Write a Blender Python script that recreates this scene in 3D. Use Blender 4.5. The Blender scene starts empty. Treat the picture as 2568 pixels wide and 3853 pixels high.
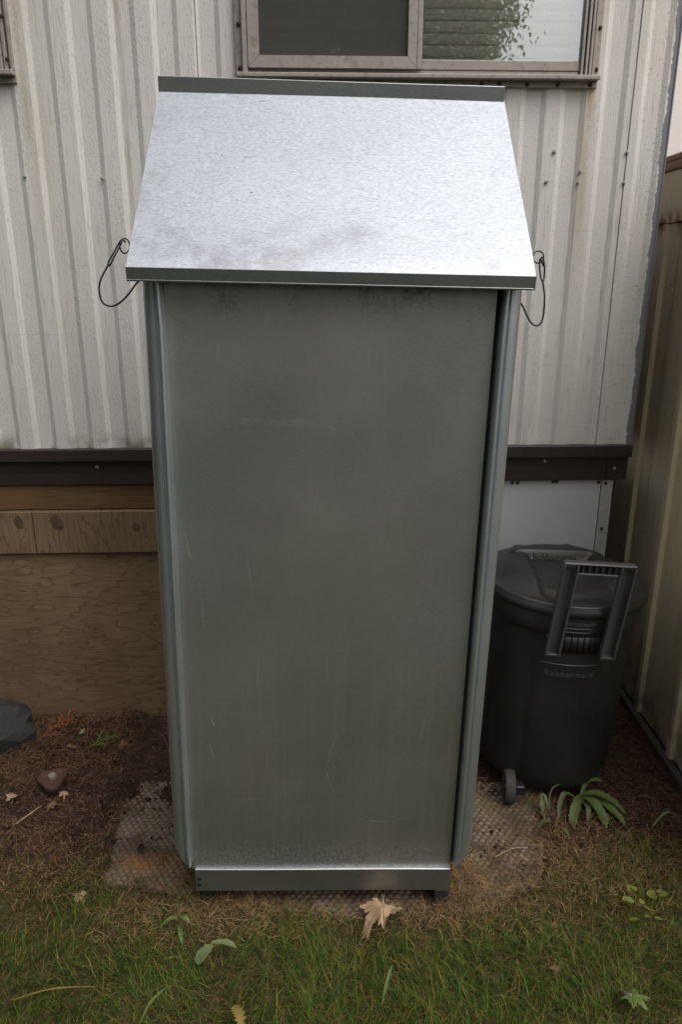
import bpy, math, random
from math import sin, cos
import numpy as np
from mathutils import Vector, Matrix, Euler, noise as mn
R = math.radians
random.seed(7); rng = np.random.default_rng(7)
scene = bpy.context.scene
COL = scene.collection

# ------------------------------------------------------------------ camera
cam = bpy.data.cameras.new('camera')
cam.sensor_fit = 'VERTICAL'; cam.sensor_height = 36.0; cam.lens = 26.01
cam.clip_start = 0.02; cam.clip_end = 400
camo = bpy.data.objects.new('camera', cam); COL.objects.link(camo)
camo.location = (0, 0, 1.70); camo.rotation_euler = (R(90 - 17.9), 0, 0)
scene.camera = camo

# ------------------------------------------------------------------ sky and sun (overcast)
SUN_EL, SUN_AZ = R(58), R(128)          # azimuth clockwise from +Y: behind the camera, to the right
world = bpy.data.worlds.new('World'); scene.world = world; world.use_nodes = True
wn = world.node_tree; wn.nodes.clear()
sky = wn.nodes.new('ShaderNodeTexSky'); sky.sky_type = 'NISHITA'; sky.sun_disc = False
sky.sun_elevation = SUN_EL; sky.sun_rotation = SUN_AZ
sky.air_density = 1.4; sky.dust_density = 8.0; sky.ozone_density = 1.0
hs = wn.nodes.new('ShaderNodeHueSaturation'); hs.inputs['Saturation'].default_value = 0.30
bg = wn.nodes.new('ShaderNodeBackground'); bg.inputs['Strength'].default_value = 0.145
wo = wn.nodes.new('ShaderNodeOutputWorld')
wn.links.new(sky.outputs[0], hs.inputs['Color']); wn.links.new(hs.outputs[0], bg.inputs['Color'])
wn.links.new(bg.outputs[0], wo.inputs['Surface'])
sun = bpy.data.lights.new('sun', 'SUN'); sun.energy = 0.75; sun.angle = R(50); sun.color = (1, .975, .94)
suno = bpy.data.objects.new('sun', sun); COL.objects.link(suno)
sd = Vector((math.sin(SUN_AZ) * math.cos(SUN_EL), math.cos(SUN_AZ) * math.cos(SUN_EL), math.sin(SUN_EL)))
suno.rotation_euler = sd.to_track_quat('Z', 'Y').to_euler(); suno.location = sd * 30
vs = scene.view_settings
vs.view_transform = 'Standard'; vs.look = 'None'; vs.gamma = 1; vs.use_curve_mapping = False
vs.exposure = 0.12

# ------------------------------------------------------------------ object helpers
def tag(o, label=None, cat=None, group=None, kind=None):
    for k, v in (('label', label), ('category', cat), ('group', group), ('kind', kind)):
        if v: o[k] = v
    return o
def empty(name, loc=(0, 0, 0), rot=(0, 0, 0), **kw):
    o = bpy.data.objects.new(name, None); COL.objects.link(o)
    o.location = loc; o.rotation_euler = rot; o.empty_display_size = .05
    return tag(o, **kw)
def link(name, me, mat=None, parent=None, loc=None, rot=None, **kw):
    o = bpy.data.objects.new(name, me); COL.objects.link(o)
    if mat is not None and not me.materials: me.materials.append(mat)
    o.parent = parent
    if loc is not None: o.location = loc
    if rot is not None: o.rotation_euler = rot
    return tag(o, **kw)
class MB:
    """collects vertices and faces of one mesh"""
    def __init__(s): s.v = []; s.f = []
    def add(s, v, f):
        b = len(s.v); s.v += [tuple(p) for p in v]; s.f += [tuple(i + b for i in q) for q in f]; return s
    def box(s, x0, x1, y0, y1, z0, z1, c=0.0, M=None):
        """box with chamfered edges c"""
        if c <= 0:
            v = [(x, y, z) for x in (x0, x1) for y in (y0, y1) for z in (z0, z1)]
            f = [(0, 1, 3, 2), (4, 6, 7, 5), (0, 4, 5, 1), (2, 3, 7, 6), (0, 2, 6, 4), (1, 5, 7, 3)]
        else:
            v = []; idx = {}
            X = (x0, x1); Y = (y0, y1); Z = (z0, z1)
            for i in (0, 1):
                for j in (0, 1):
                    for k in (0, 1):
                        sx = c if i == 0 else -c; sy = c if j == 0 else -c; sz = c if k == 0 else -c
                        idx[i, j, k, 0] = len(v); v.append((X[i], Y[j] + sy, Z[k] + sz))
                        idx[i, j, k, 1] = len(v); v.append((X[i] + sx, Y[j], Z[k] + sz))
                        idx[i, j, k, 2] = len(v); v.append((X[i] + sx, Y[j] + sy, Z[k]))
            g = lambda *a: idx[a]
            f = []
            for i in (0, 1):
                q = [g(i, 0, 0, 0), g(i, 0, 1, 0), g(i, 1, 1, 0), g(i, 1, 0, 0)]; f.append(q if i == 0 else q[::-1])
                q = [g(0, i, 0, 1), g(1, i, 0, 1), g(1, i, 1, 1), g(0, i, 1, 1)]; f.append(q if i == 0 else q[::-1])
                q = [g(0, 0, i, 2), g(0, 1, i, 2), g(1, 1, i, 2), g(1, 0, i, 2)]; f.append(q if i == 0 else q[::-1])
            for i in (0, 1):
                for j in (0, 1):
                    o = (i + j) % 2 == 1
                    q = [g(i, j, 0, 0), g(i, j, 0, 1), g(i, j, 1, 1), g(i, j, 1, 0)]; f.append(q[::-1] if o else q)
                    q = [g(i, 0, j, 0), g(i, 1, j, 0), g(i, 1, j, 2), g(i, 0, j, 2)]; f.append(q[::-1] if o else q)
                    q = [g(0, i, j, 1), g(0, i, j, 2), g(1, i, j, 2), g(1, i, j, 1)]; f.append(q[::-1] if o else q)
                    for k in (0, 1):
                        q = [g(i, j, k, 0), g(i, j, k, 1), g(i, j, k, 2)]; f.append(q if (i + j + k) % 2 else q[::-1])
        if M is not None: v = [tuple(M @ Vector(p)) for p in v]
        return s.add(v, f)
    def tube(s, pts, r, n=8, cap=True, closed=False):
        pts = [Vector(p) for p in pts]; m = len(pts)
        rr = r if isinstance(r, (list, tuple)) else [r] * m
        v = []; f = []; up = Vector((.13, .31, .94)).normalized()
        for i, p in enumerate(pts):
            a = pts[(i - 1) % m] if (closed or i > 0) else p
            b = pts[(i + 1) % m] if (closed or i < m - 1) else p
            t = (b - a).normalized()
            x = t.cross(up); x = x.normalized() if x.length > 1e-5 else Vector((1, 0, 0))
            y = x.cross(t)
            for k in range(n):
                w = 2 * math.pi * k / n
                v.append(p + (x * math.cos(w) + y * math.sin(w)) * rr[i])
        for i in range(m if closed else m - 1):
            for k in range(n):
                a = i * n + k; b = i * n + (k + 1) % n; j = ((i + 1) % m) * n
                f.append((a, b, j + (k + 1) % n, j + k))
        if cap and not closed:
            f.append(tuple(range(n))[::-1]); f.append(tuple((m - 1) * n + k for k in range(n)))
        return s.add(v, f)
    def lathe(s, prof, n=48, M=None, mod=None):
        v = []; f = []
        for (r, z) in prof:
            for k in range(n):
                w = 2 * math.pi * k / n
                q = r if mod is None else mod(r, w, z)
                v.append((q * math.cos(w), q * math.sin(w), z))
        for i in range(len(prof) - 1):
            for k in range(n):
                f.append((i * n + k, i * n + (k + 1) % n, (i + 1) * n + (k + 1) % n, (i + 1) * n + k))
        f.append(tuple(range(n))[::-1]); f.append(tuple((len(prof) - 1) * n + k for k in range(n)))
        if M is not None: v = [tuple(M @ Vector(p)) for p in v]
        return s.add(v, f)
    def grid(s, P):
        """P: rows of points"""
        m = len(P); n = len(P[0])
        v = [p for row in P for p in row]
        f = [(i * n + j, i * n + j + 1, (i + 1) * n + j + 1, (i + 1) * n + j) for i in range(m - 1) for j in range(n - 1)]
        return s.add(v, f)
    def mesh(s, name='m', smooth=False, mat=None):
        me = bpy.data.meshes.new(name); me.from_pydata([tuple(p) for p in s.v], [], s.f); me.update()
        if smooth: me.shade_smooth()
        if mat is not None: me.materials.append(mat)
        return me
    def build(s, name, mat, parent=None, smooth=False, sharp=None, **kw):
        me = s.mesh(name, smooth)
        if sharp: me.set_sharp_from_angle(angle=R(sharp))
        return link(name, me, mat, parent, **kw)

# ------------------------------------------------------------------ material helpers
class NT:
    def __init__(s, name):
        s.m = bpy.data.materials.new(name); s.m.use_nodes = True
        s.t = s.m.node_tree; s.t.nodes.clear()
        s.out = s.t.nodes.new('ShaderNodeOutputMaterial')
        s.b = s.t.nodes.new('ShaderNodeBsdfPrincipled'); s.t.links.new(s.b.outputs[0], s.out.inputs[0])
        s.co = s.t.nodes.new('ShaderNodeTexCoord').outputs['Object']
    def n(s, t): return s.t.nodes.new(t)
    def set(s, sock, v):
        if hasattr(v, 'is_output'): s.t.links.new(v, sock)
        elif isinstance(v, (tuple, list)) and sock.type == 'RGBA' and len(v) == 3: sock.default_value = (*v, 1)
        else: sock.default_value = v
    def map(s, scale=(1, 1, 1), loc=(0, 0, 0), rot=(0, 0, 0), co=None):
        k = s.n('ShaderNodeMapping'); s.set(k.inputs[0], co or s.co)
        k.inputs['Scale'].default_value = scale; k.inputs['Location'].default_value = loc; k.inputs['Rotation'].default_value = rot
        return k.outputs[0]
    def noise(s, scale=5, detail=4, rough=.55, co=None, sc=(1, 1, 1), loc=(0, 0, 0), dist=0):
        k = s.n('ShaderNodeTexNoise'); s.set(k.inputs['Vector'], s.map(sc, loc, co=co))
        k.inputs['Scale'].default_value = scale; k.inputs['Detail'].default_value = detail
        k.inputs['Roughness'].default_value = rough; k.inputs['Distortion'].default_value = dist
        return k.outputs[0]
    def wave(s, scale=5, dist=2, detail=2, sc=(1, 1, 1), dscale=1, direction='X', co=None, loc=(0, 0, 0), kind='BANDS'):
        k = s.n('ShaderNodeTexWave'); s.set(k.inputs['Vector'], s.map(sc, loc, co=co)); k.bands_direction = direction; k.wave_type = kind
        k.inputs['Scale'].default_value = scale; k.inputs['Distortion'].default_value = dist
        k.inputs['Detail'].default_value = detail; k.inputs['Detail Scale'].default_value = dscale
        return k.outputs['Fac']
    def voro(s, scale=5, sc=(1, 1, 1), feature='F1', out='Distance', rand=1.0):
        k = s.n('ShaderNodeTexVoronoi'); k.feature = feature; s.set(k.inputs['Vector'], s.map(sc)); k.inputs['Scale'].default_value = scale
        k.inputs['Randomness'].default_value = rand
        return k.outputs[out]
    def ramp(s, fac, stops, interp='LINEAR'):
        k = s.n('ShaderNodeValToRGB'); s.set(k.inputs[0], fac); cr = k.color_ramp; cr.interpolation = interp
        while len(cr.elements) < len(stops): cr.elements.new(.5)
        for e, (p, c) in zip(cr.elements, stops):
            e.position = p; e.color = (c, c, c, 1) if not isinstance(c, (tuple, list)) else (*c[:3], 1)
        return k.outputs[0]
    def mix(s, fac, a, b, mode='MIX'):
        k = s.n('ShaderNodeMix'); k.data_type = 'RGBA'; k.blend_type = mode
        s.set(k.inputs[0], fac); s.set(k.inputs[6], a); s.set(k.inputs[7], b); return k.outputs[2]
    def math(s, op, a, b=0.0, c=0.0):
        k = s.n('ShaderNodeMath'); k.operation = op; s.set(k.inputs[0], a); s.set(k.inputs[1], b); s.set(k.inputs[2], c); return k.outputs[0]
    def sep(s, v=None):
        k = s.n('ShaderNodeSeparateXYZ'); s.set(k.inputs[0], v or s.co); return k.outputs
    def attr(s, name):
        k = s.n('ShaderNodeAttribute'); k.attribute_name = name; return k.outputs['Color']
    def rng(s, v, a, b, c=0.0, d=1.0):
        k = s.n('ShaderNodeMapRange'); k.interpolation_type = 'SMOOTHSTEP'
        for i, q in enumerate((v, a, b, c, d)): s.set(k.inputs[i], q)
        return k.outputs[0]
    def bump(s, h, strength=.3, dist=.01, prev=None):
        k = s.n('ShaderNodeBump'); k.inputs['Strength'].default_value = strength; k.inputs['Distance'].default_value = dist
        s.set(k.inputs['Height'], h)
        if prev is not None: s.set(k.inputs['Normal'], prev)
        return k.outputs[0]
    def fin(s, color=None, rough=None, metal=None, normal=None, spec=None):
        for k, v in (('Base Color', color), ('Roughness', rough), ('Metallic', metal), ('Normal', normal), ('Specular IOR Level', spec)):
            if v is not None: s.set(s.b.inputs[k], v)
        return s.m
def simple(name, col, rough=.6, metal=0., nscale=40, amt=.25, bump=.15, bdist=.002, spec=None, sc=(1, 1, 1)):
    t = NT(name); nz = t.noise(nscale, 5, .6, sc=sc)
    c = t.mix(nz, tuple(x * (1 - amt) for x in col), tuple(min(1, x * (1 + amt)) for x in col))
    return t.fin(c, rough, metal, t.bump(nz, bump, bdist), spec)
M = {}
# ------------------------------------------------------------------ materials
def siding_material():
    t = NT('siding_paint'); x, y, z = t.sep()
    grain = t.noise(1, 3, .55, sc=(150, 50, 11), dist=.9)
    pit = t.noise(1, 3, .55, sc=(210, 70, 120))
    sel = t.ramp(t.noise(1, 2, .5, sc=(22, 5, 2.2)), [(.42, 0), (.58, 1)])
    h = t.mix(sel, pit, grain)
    zz = t.math('FRACT', t.math('MULTIPLY', z, 9.3))
    hl = t.math('LESS_THAN', zz, .018)
    h2 = t.math('SUBTRACT', h, t.math('MULTIPLY', hl, t.math('MULTIPLY', t.ramp(t.noise(5, 3), [(.45, 0), (.65, 1)]), .22)))
    big = t.noise(2.2, 5, .6, sc=(1.6, 1, .55))
    c = t.mix(t.ramp(big, [(.3, 0), (.7, 1)]), (.585, .568, .535), (.68, .664, .63))
    # grime caught in the low points of the relief
    c = t.mix(t.math('MULTIPLY', t.ramp(h2, [(.34, 1), (.48, 0)]), .30), c, (.24, .23, .205))
    # rust and tannin runs under the window corners
    def run(u, w, z1, z0, amt, col, c):
        wob = t.math('MULTIPLY', t.math('SUBTRACT', t.noise(1, 3, sc=(1, 1, 3)), .5), .03)
        d = t.math('ABSOLUTE', t.math('SUBTRACT', t.math('ADD', x, wob), u))
        k = t.math('MULTIPLY', t.rng(d, 0, w, 1, 0), t.rng(z, z0, z1, 0, 1))
        k = t.math('MULTIPLY', k, t.rng(t.noise(1, 4, sc=(40, 1, 5)), .3, .65, .25, 1))
        return t.mix(t.math('MULTIPLY', k, amt), c, col)
    c = run(.775, .022, 2.25, 1.55, .75, (.36, .22, .08), c)
    c = run(.76, .05, 2.3, 1.0, .32, (.40, .33, .17), c)
    c = run(-.955, .03, 2.27, 1.6, .45, (.32, .22, .11), c)
    c = run(-.915, .05, 2.0, .7, .28, (.34, .30, .17), c)
    c = run(-.66, .012, 1.72, 1.35, .5, (.22, .15, .09), c)
    # green algae along the lower edge
    al = t.math('MULTIPLY', t.rng(z, 1.115, 1.185, 1, 0), t.rng(t.noise(9, 4), .47, .62))
    al = t.math('MULTIPLY', al, t.rng(x, .2, -.3, 0, 1))
    c = t.mix(t.math('MULTIPLY', al, .8), c, (.10, .095, .03))
    # paint flaked off the outer corner down to grey
    edge = t.math('ADD', x, t.math('MULTIPLY', t.math('SUBTRACT', t.noise(1, 6, .7, sc=(40, 1, 26)), .5), .035))
    edge = t.math('ADD', edge, t.math('MULTIPLY', t.math('SUBTRACT', t.noise(1, 3, .6, sc=(3, 1, 3.5)), .5), .035))
    pk = t.math('GREATER_THAN', edge, 1.012)
    c = t.mix(pk, c, (.20, .20, .225))
    sp = t.math('MULTIPLY', t.ramp(t.noise(95, 2, .6), [(.66, 0), (.70, 1)]), t.rng(x, .86, 1.02, 0, .75))
    c = t.mix(sp, c, (.17, .165, .165))
    sp2 = t.math('MULTIPLY', t.ramp(t.noise(150, 2, .6), [(.72, 0), (.76, 1)]), .7)
    c = t.mix(sp2, c, (.12, .11, .10))
    nb = t.bump(h2, .38, .0035)
    nb = t.bump(t.math('SUBTRACT', 1.0, pk), .4, .0015, nb)
    return t.fin(c, .62, 0, nb, .35)
M['siding'] = siding_material()

def galv(name, lo, hi, rough, grain_amt=.2, green=0., kind='panel'):
    t = NT(name); x, y, z = t.sep()
    fine = t.noise(1, 3, .6, sc=(120, 380, 380))
    fine2 = t.noise(1, 4, .7, sc=(75, 210, 210))
    cloud = t.noise(3.2, 5, .6)
    c = t.mix(cloud, lo, hi)
    c = t.mix(t.math('MULTIPLY', t.ramp(fine, [(.42, 0), (.6, 1)]), grain_amt), c, tuple(min(1, v * 1.35) for v in hi))
    c = t.mix(t.math('MULTIPLY', t.ramp(fine2, [(.5, 0), (.66, 1)]), grain_amt * .9), c, tuple(v * .62 for v in lo))
    r = t.math('ADD', rough, t.math('MULTIPLY', t.math('SUBTRACT', cloud, .5), .12))
    met = .92
    if kind == 'panel':
        streak = t.ramp(t.noise(1, 4, .6, sc=(70, 1, .8)), [(.5, 0), (.68, 1)])
        low = t.rng(z, 1.05, .25, 0, 1)
        c = t.mix(t.math('MULTIPLY', t.math('MULTIPLY', streak, low), .15), c, (.70, .71, .71))
        # warm reflection painted into the colour as broad noise patches
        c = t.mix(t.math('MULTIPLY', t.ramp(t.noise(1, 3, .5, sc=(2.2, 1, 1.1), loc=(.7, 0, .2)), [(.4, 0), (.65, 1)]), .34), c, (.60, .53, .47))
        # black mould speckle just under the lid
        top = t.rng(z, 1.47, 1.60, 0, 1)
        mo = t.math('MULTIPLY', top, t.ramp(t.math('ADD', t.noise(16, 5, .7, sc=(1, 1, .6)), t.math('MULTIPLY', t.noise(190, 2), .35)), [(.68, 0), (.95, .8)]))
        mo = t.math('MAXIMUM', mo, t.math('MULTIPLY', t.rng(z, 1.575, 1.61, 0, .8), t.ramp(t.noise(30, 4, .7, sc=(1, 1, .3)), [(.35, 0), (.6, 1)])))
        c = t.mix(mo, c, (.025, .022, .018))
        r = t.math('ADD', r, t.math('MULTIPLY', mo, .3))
        # earth splash along the bottom
        sp = t.math('MULTIPLY', t.rng(z, .19, .085, 0, 1), t.ramp(t.noise(130, 4, .7, sc=(1, 1, .7)), [(.45, 0), (.72, .7)]))
        c = t.mix(sp, c, (.055, .043, .032)); met = t.math('SUBTRACT', .92, t.math('MULTIPLY', sp, .7))
        # scratches: single scrapes across the sheet (u0, z0, u1, z1, half width, strength)
        for (ax, az_, bx_, bz, hw, am) in ((-.215, 1.305, -.02, 1.30, .010, .16), (-.02, 1.30, .06, 1.275, .004, .14), (.03, .50, .0, .40, .0022, .5), (.0, .40, .028, .30, .0020, .5), (-.295, .47, -.285, .42, .002, .5), (-.29, .55, -.283, .52, .0025, .6), (-.29, .30, -.10, .302, .0016, .35), (.09, .235, .20, .222, .0022, .6), (.17, .245, .235, .232, .0016, .5), (-.335, 1.05, -.325, .97, .002, .5), (.24, 1.02, .243, .9, .0014, .35), (-.17, .75, -.165, .45, .0014, .3)):
            dx_, dz_ = bx_ - ax, bz - az_; L2 = dx_ * dx_ + dz_ * dz_; L_ = math.sqrt(L2)
            px = t.math('SUBTRACT', x, ax); pz = t.math('SUBTRACT', z, az_)
            al_ = t.math('DIVIDE', t.math('ADD', t.math('MULTIPLY', px, dx_), t.math('MULTIPLY', pz, dz_)), L2)
            pe = t.math('ABSOLUTE', t.math('ADD', t.math('DIVIDE', t.math('SUBTRACT', t.math('MULTIPLY', px, dz_), t.math('MULTIPLY', pz, dx_)), L_), t.math('MULTIPLY', t.math('SUBTRACT', al_, .5), t.math('MULTIPLY', al_, L_ * .06))))
            k_ = t.math('MULTIPLY', t.rng(pe, hw * .4, hw, 1, 0), t.math('MULTIPLY', t.rng(al_, 0, .12, 0, 1), t.rng(al_, .8, 1, 1, 0)))
            k_ = t.math('MULTIPLY', k_, t.math('MULTIPLY', t.ramp(t.noise(55, 3, .7), [(.38, .1), (.6, 1)]), am))
            c = t.mix(k_, c, (.92, .92, .90))
        # hairline scratches
        sc_ = t.math('MULTIPLY', t.ramp(t.wave(1.6, 26, 3, sc=(1, 1, .28), dscale=.6), [(.996, 0), (.9995, 1)]), t.ramp(t.noise(5, 2), [(.56, 0), (.68, 1)]))
        c = t.mix(t.math('MULTIPLY', sc_, .22), c, (.85, .85, .83))
    elif kind == 'lid':
        # soft grey smears where water stood
        sm = t.ramp(t.noise(1, 5, .65, sc=(5, 6, 6), loc=(3.1, .4, 1.2)), [(.52, 0), (.72, 1)])
        edge = t.math('MAXIMUM', t.rng(z, 1.78, 1.64, 0, 1), t.rng(x, -.31, -.415, 0, .9))
        edge = t.math('MAXIMUM', edge, t.rng(x, .33, .41, 0, .6))
        edge = t.math('MAXIMUM', edge, t.rng(z, 1.97, 2.03, 0, .5))
        c = t.mix(t.math('MULTIPLY', sm, t.math('ADD', .03, t.math('MULTIPLY', edge, .8))), c, (.20, .21, .215))
        c = t.mix(t.math('MULTIPLY', edge, .22), c, (.36, .37, .38))
        dots = t.math('MULTIPLY', t.ramp(t.noise(70, 1, .4), [(.80, 0), (.815, 1)]), .6)
        c = t.mix(dots, c, (.10, .08, .06))
    nb = t.bump(fine, .06, .0006)
    nb = t.bump(t.noise(2.6, 2, .4), .16, .02, nb)
    return t.fin(c, r, met, nb)
M['lid'] = galv('galvanized_lid', (.385, .405, .447), (.49, .515, .565), .56, .5, kind='lid')
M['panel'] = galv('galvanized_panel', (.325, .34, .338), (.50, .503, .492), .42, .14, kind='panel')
M['flange'] = galv('galvanized_flange', (.50, .54, .58), (.62, .66, .70), .38, .10, kind='plain')
M['lip'] = galv('galvanized_lip', (.24, .25, .25), (.33, .345, .35), .42, .2, kind='plain')
M['rail'] = galv('galvanized_rail', (.30, .30, .30), (.42, .42, .43), .45, .3, kind='plain')

def wood(name, dark, light, sx, sz, vertical=False, scale=1.0, knots=True, dirt=(.03, .02, .014)):
    t = NT(name); x, y, z = t.sep()
    sc = (1, 1, 1)
    warp = t.noise(1, 3, .5, sc=(sx, 1, sz))
    band = t.math('FRACT', t.math('MULTIPLY', warp, scale))
    g = t.ramp(band, [(0, .0), (.16, .75), (.9, 1), (1, .0)])
    fib = t.noise(1, 4, .65, sc=(230 if vertical else 9, 5, 9 if vertical else 230))
    c = t.mix(g, dark, light)
    c = t.mix(t.math('MULTIPLY', t.ramp(fib, [(.45, 0), (.68, 1)]), .55), c, tuple(v * .35 for v in dark))
    c = t.mix(t.ramp(t.noise(2.1, 4, .6), [(.35, .0), (.75, .75)]), c, tuple(v * .5 for v in dark))
    return t.fin(c, .78, 0, t.bump(t.math('ADD', g, fib), .25, .002), .25)
M['ply'] = wood('plywood_sheet', (.19, .122, .066), (.30, .205, .118), 2.0, 6.5, scale=15)
M['ply_strip'] = wood('plywood_strip', (.16, .108, .060), (.25, .172, .10), 13, 2.4, vertical=True, scale=9)
M['board'] = wood('stained_board', (.17, .10, .045), (.26, .158, .075), .9, 15, scale=5)
M['brown_trim'] = simple('brown_metal_trim', (.030, .020, .020), .5, 0, 1, .5, .3, .002, sc=(6, 60, 160))
M['white_panel'] = simple('white_panel', (.50, .51, .54), .5, 0, 5, .10, .05, .002)
M['white_strip'] = simple('white_strip', (.40, .40, .40), .6, 0, 14, .25, .1, .002)
def alu():
    t = NT('weathered_aluminium'); x, y, z = t.sep()
    a = t.noise(7, 5, .7); b = t.noise(1, 4, .6, sc=(60, 60, 60)); d = t.noise(1, 3, .6, sc=(9, 9, 90))
    c = t.mix(a, (.27, .24, .21), (.42, .385, .35))
    c = t.mix(t.ramp(b, [(.52, 0), (.78, .7)]), c, (.13, .105, .085))
    c = t.mix(t.ramp(d, [(.6, 0), (.8, .4)]), c, (.52, .49, .46))
    return t.fin(c, .55, .25, t.bump(b, .15, .001))
M['alu'] = alu()
M['dark_gap'] = simple('dark_gap', (.012, .011, .010), .8)
M['rust_dark'] = simple('rusted_screw', (.05, .033, .022), .6, .3, 200, .5)
M['screw'] = simple('painted_screw', (.34, .33, .31), .5, .2, 300, .3)
M['slat'] = simple('blind_slat', (.74, .73, .66), .6, 0, 30, .08)
M['room'] = simple('dim_room', (.05, .05, .048), .9)
def glass():
    t = NT('window_glass'); t.t.nodes.remove(t.b)
    tr = t.n('ShaderNodeBsdfTransparent'); tr.inputs[0].default_value = (.97, .98, .965, 1)
    gl = t.n('ShaderNodeBsdfGlossy'); gl.inputs['Roughness'].default_value = .0; gl.inputs[0].default_value = (1, 1, 1, 1)
    gl.inputs['Roughness'].default_value = .012
    t.set(gl.inputs['Normal'], t.bump(t.noise(1.7, 2, .4), .02, .05))
    di = t.n('ShaderNodeBsdfDiffuse'); di.inputs[0].default_value = (.5, .5, .48, 1)
    lw = t.n('ShaderNodeLayerWeight'); lw.inputs[0].default_value = .5
    m1 = t.n('ShaderNodeMixShader'); t.set(m1.inputs[0], t.math('ADD', .40, t.math('MULTIPLY', t.math('POWER', lw.outputs['Facing'], 3.0), .6)))
    t.t.links.new(tr.outputs[0], m1.inputs[1]); t.t.links.new(gl.outputs[0], m1.inputs[2])
    m2 = t.n('ShaderNodeMixShader'); t.set(m2.inputs[0], t.math('MULTIPLY', t.ramp(t.noise(38, 4, .7), [(.6, 0), (.75, 1)]), .28))
    t.t.links.new(m1.outputs[0], m2.inputs[1]); t.t.links.new(di.outputs[0], m2.inputs[2])
    t.t.links.new(m2.outputs[0], t.out.inputs[0]); return t.m
M['glass'] = glass()
def screen():
    t = NT('insect_screen'); t.t.nodes.remove(t.b)
    tr = t.n('ShaderNodeBsdfTransparent'); di = t.n('ShaderNodeBsdfDiffuse')
    c = t.mix(t.ramp(t.noise(26, 5, .75, sc=(1, 1, .6)), [(.66, 0), (.8, 1)]), (.10, .10, .095), (.5, .5, .49)); t.set(di.inputs[0], c)
    m = t.n('ShaderNodeMixShader'); t.set(m.inputs[0], .42)
    t.t.links.new(tr.outputs[0], m.inputs[1]); t.t.links.new(di.outputs[0], m.inputs[2]); t.t.links.new(m.outputs[0], t.out.inputs[0]); return t.m
M['screen'] = screen()
def shed_mat():
    t = NT('shed_paint'); x, y, z = t.sep()
    a = t.noise(3, 5, .6, sc=(1, 2, .6)); b = t.noise(1, 4, .6, sc=(60, 60, 3))
    c = t.mix(a, (.74, .61, .38), (.82, .71, .49))
    c = t.mix(t.ramp(b, [(.5, 0), (.75, .5)]), c, (.42, .34, .20))
    ru = t.math('MULTIPLY', t.rng(t.math('ABSOLUTE', t.math('SUBTRACT', z, 1.87)), .0, .06, 1, 0), t.ramp(t.noise(12, 4, .6), [(.45, 0), (.6, 1)]))
    c = t.mix(ru, c, (.20, .085, .02))
    c = t.mix(t.math('MULTIPLY', t.ramp(t.noise(8, 5, .7), [(.62, 0), (.7, 1)]), .6), c, (.16, .08, .03))
    c = t.mix(t.math('MULTIPLY', t.rng(z, .45, .05, 0, 1), t.ramp(t.noise(14, 4), [(.3, .2), (.7, .9)])), c, (.075, .065, .05))
    sp = t.ramp(t.noise(120, 2), [(.70, 0), (.74, .8)])
    c = t.mix(sp, c, (.05, .035, .02))
    return t.fin(c, .55, 0, t.bump(b, .1, .002))
M['shed'] = shed_mat()
M['shed_brown'] = simple('red_brown_trim', (.34, .19, .13), .6, 0, 20, .3, .2)
M['base_rail'] = simple('grimy_base_rail', (.06, .055, .048), .6, 0, 30, .5, .2)
M['pale_siding'] = simple('pale_siding', (.88, .81, .78), .6, 0, 2, .05)

# ------------------------------------------------------------------ ground
def sstep(a, b, v):
    k = min(1, max(0, (v - a) / (b - a))); return k * k * (3 - 2 * k)
def gz(x, y):
    """height of the earth"""
    n = mn.noise(Vector((x * 3.1, y * 3.1, .3))) * .012 + mn.noise(Vector((x * 11, y * 11, 2.3))) * .005
    bank = sstep(2.2, 2.55, y) * .035 * (1 if x < 0 else .4)
    xl = -.700 - .13 * (y - 1.70); xr = .60 + .26 * (y - 1.69); yf = 1.595 + .09 * (x / .6) ** 2
    dl = abs(x - xl) if y > yf - .03 else 9; dr = abs(x - xr) if y > yf - .03 else 9; df = abs(y - yf) if xl < x < xr else 9
    db = abs(y - 2.12) if xl < x < xr else 9
    w = .5 + 1.1 * mn.noise(Vector((x * 9, y * 9, 6.6)))
    ring = max(math.exp(-(min(dl, dr) / .035) ** 2), .8 * math.exp(-(df / .025) ** 2), 1.2 * math.exp(-(db / .05) ** 2)) * max(0, w) * .034
    return (n + bank + ring) * sstep(-.5, .8, y)
def grassy(x, y):
    """0 bare earth .. 1 lawn"""
    e = 1.74 + .05 * math.sin(x * 5) + .06 * mn.noise(Vector((x * 4, y * 4, 5.1)))
    if x < -.35: e = 1.79 + .05 * (-.35 - x) * 2
    if x > .5: e += .19 * sstep(.5, .95, x)
    return 1 - sstep(e - .10, e + .06, y)
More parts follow.
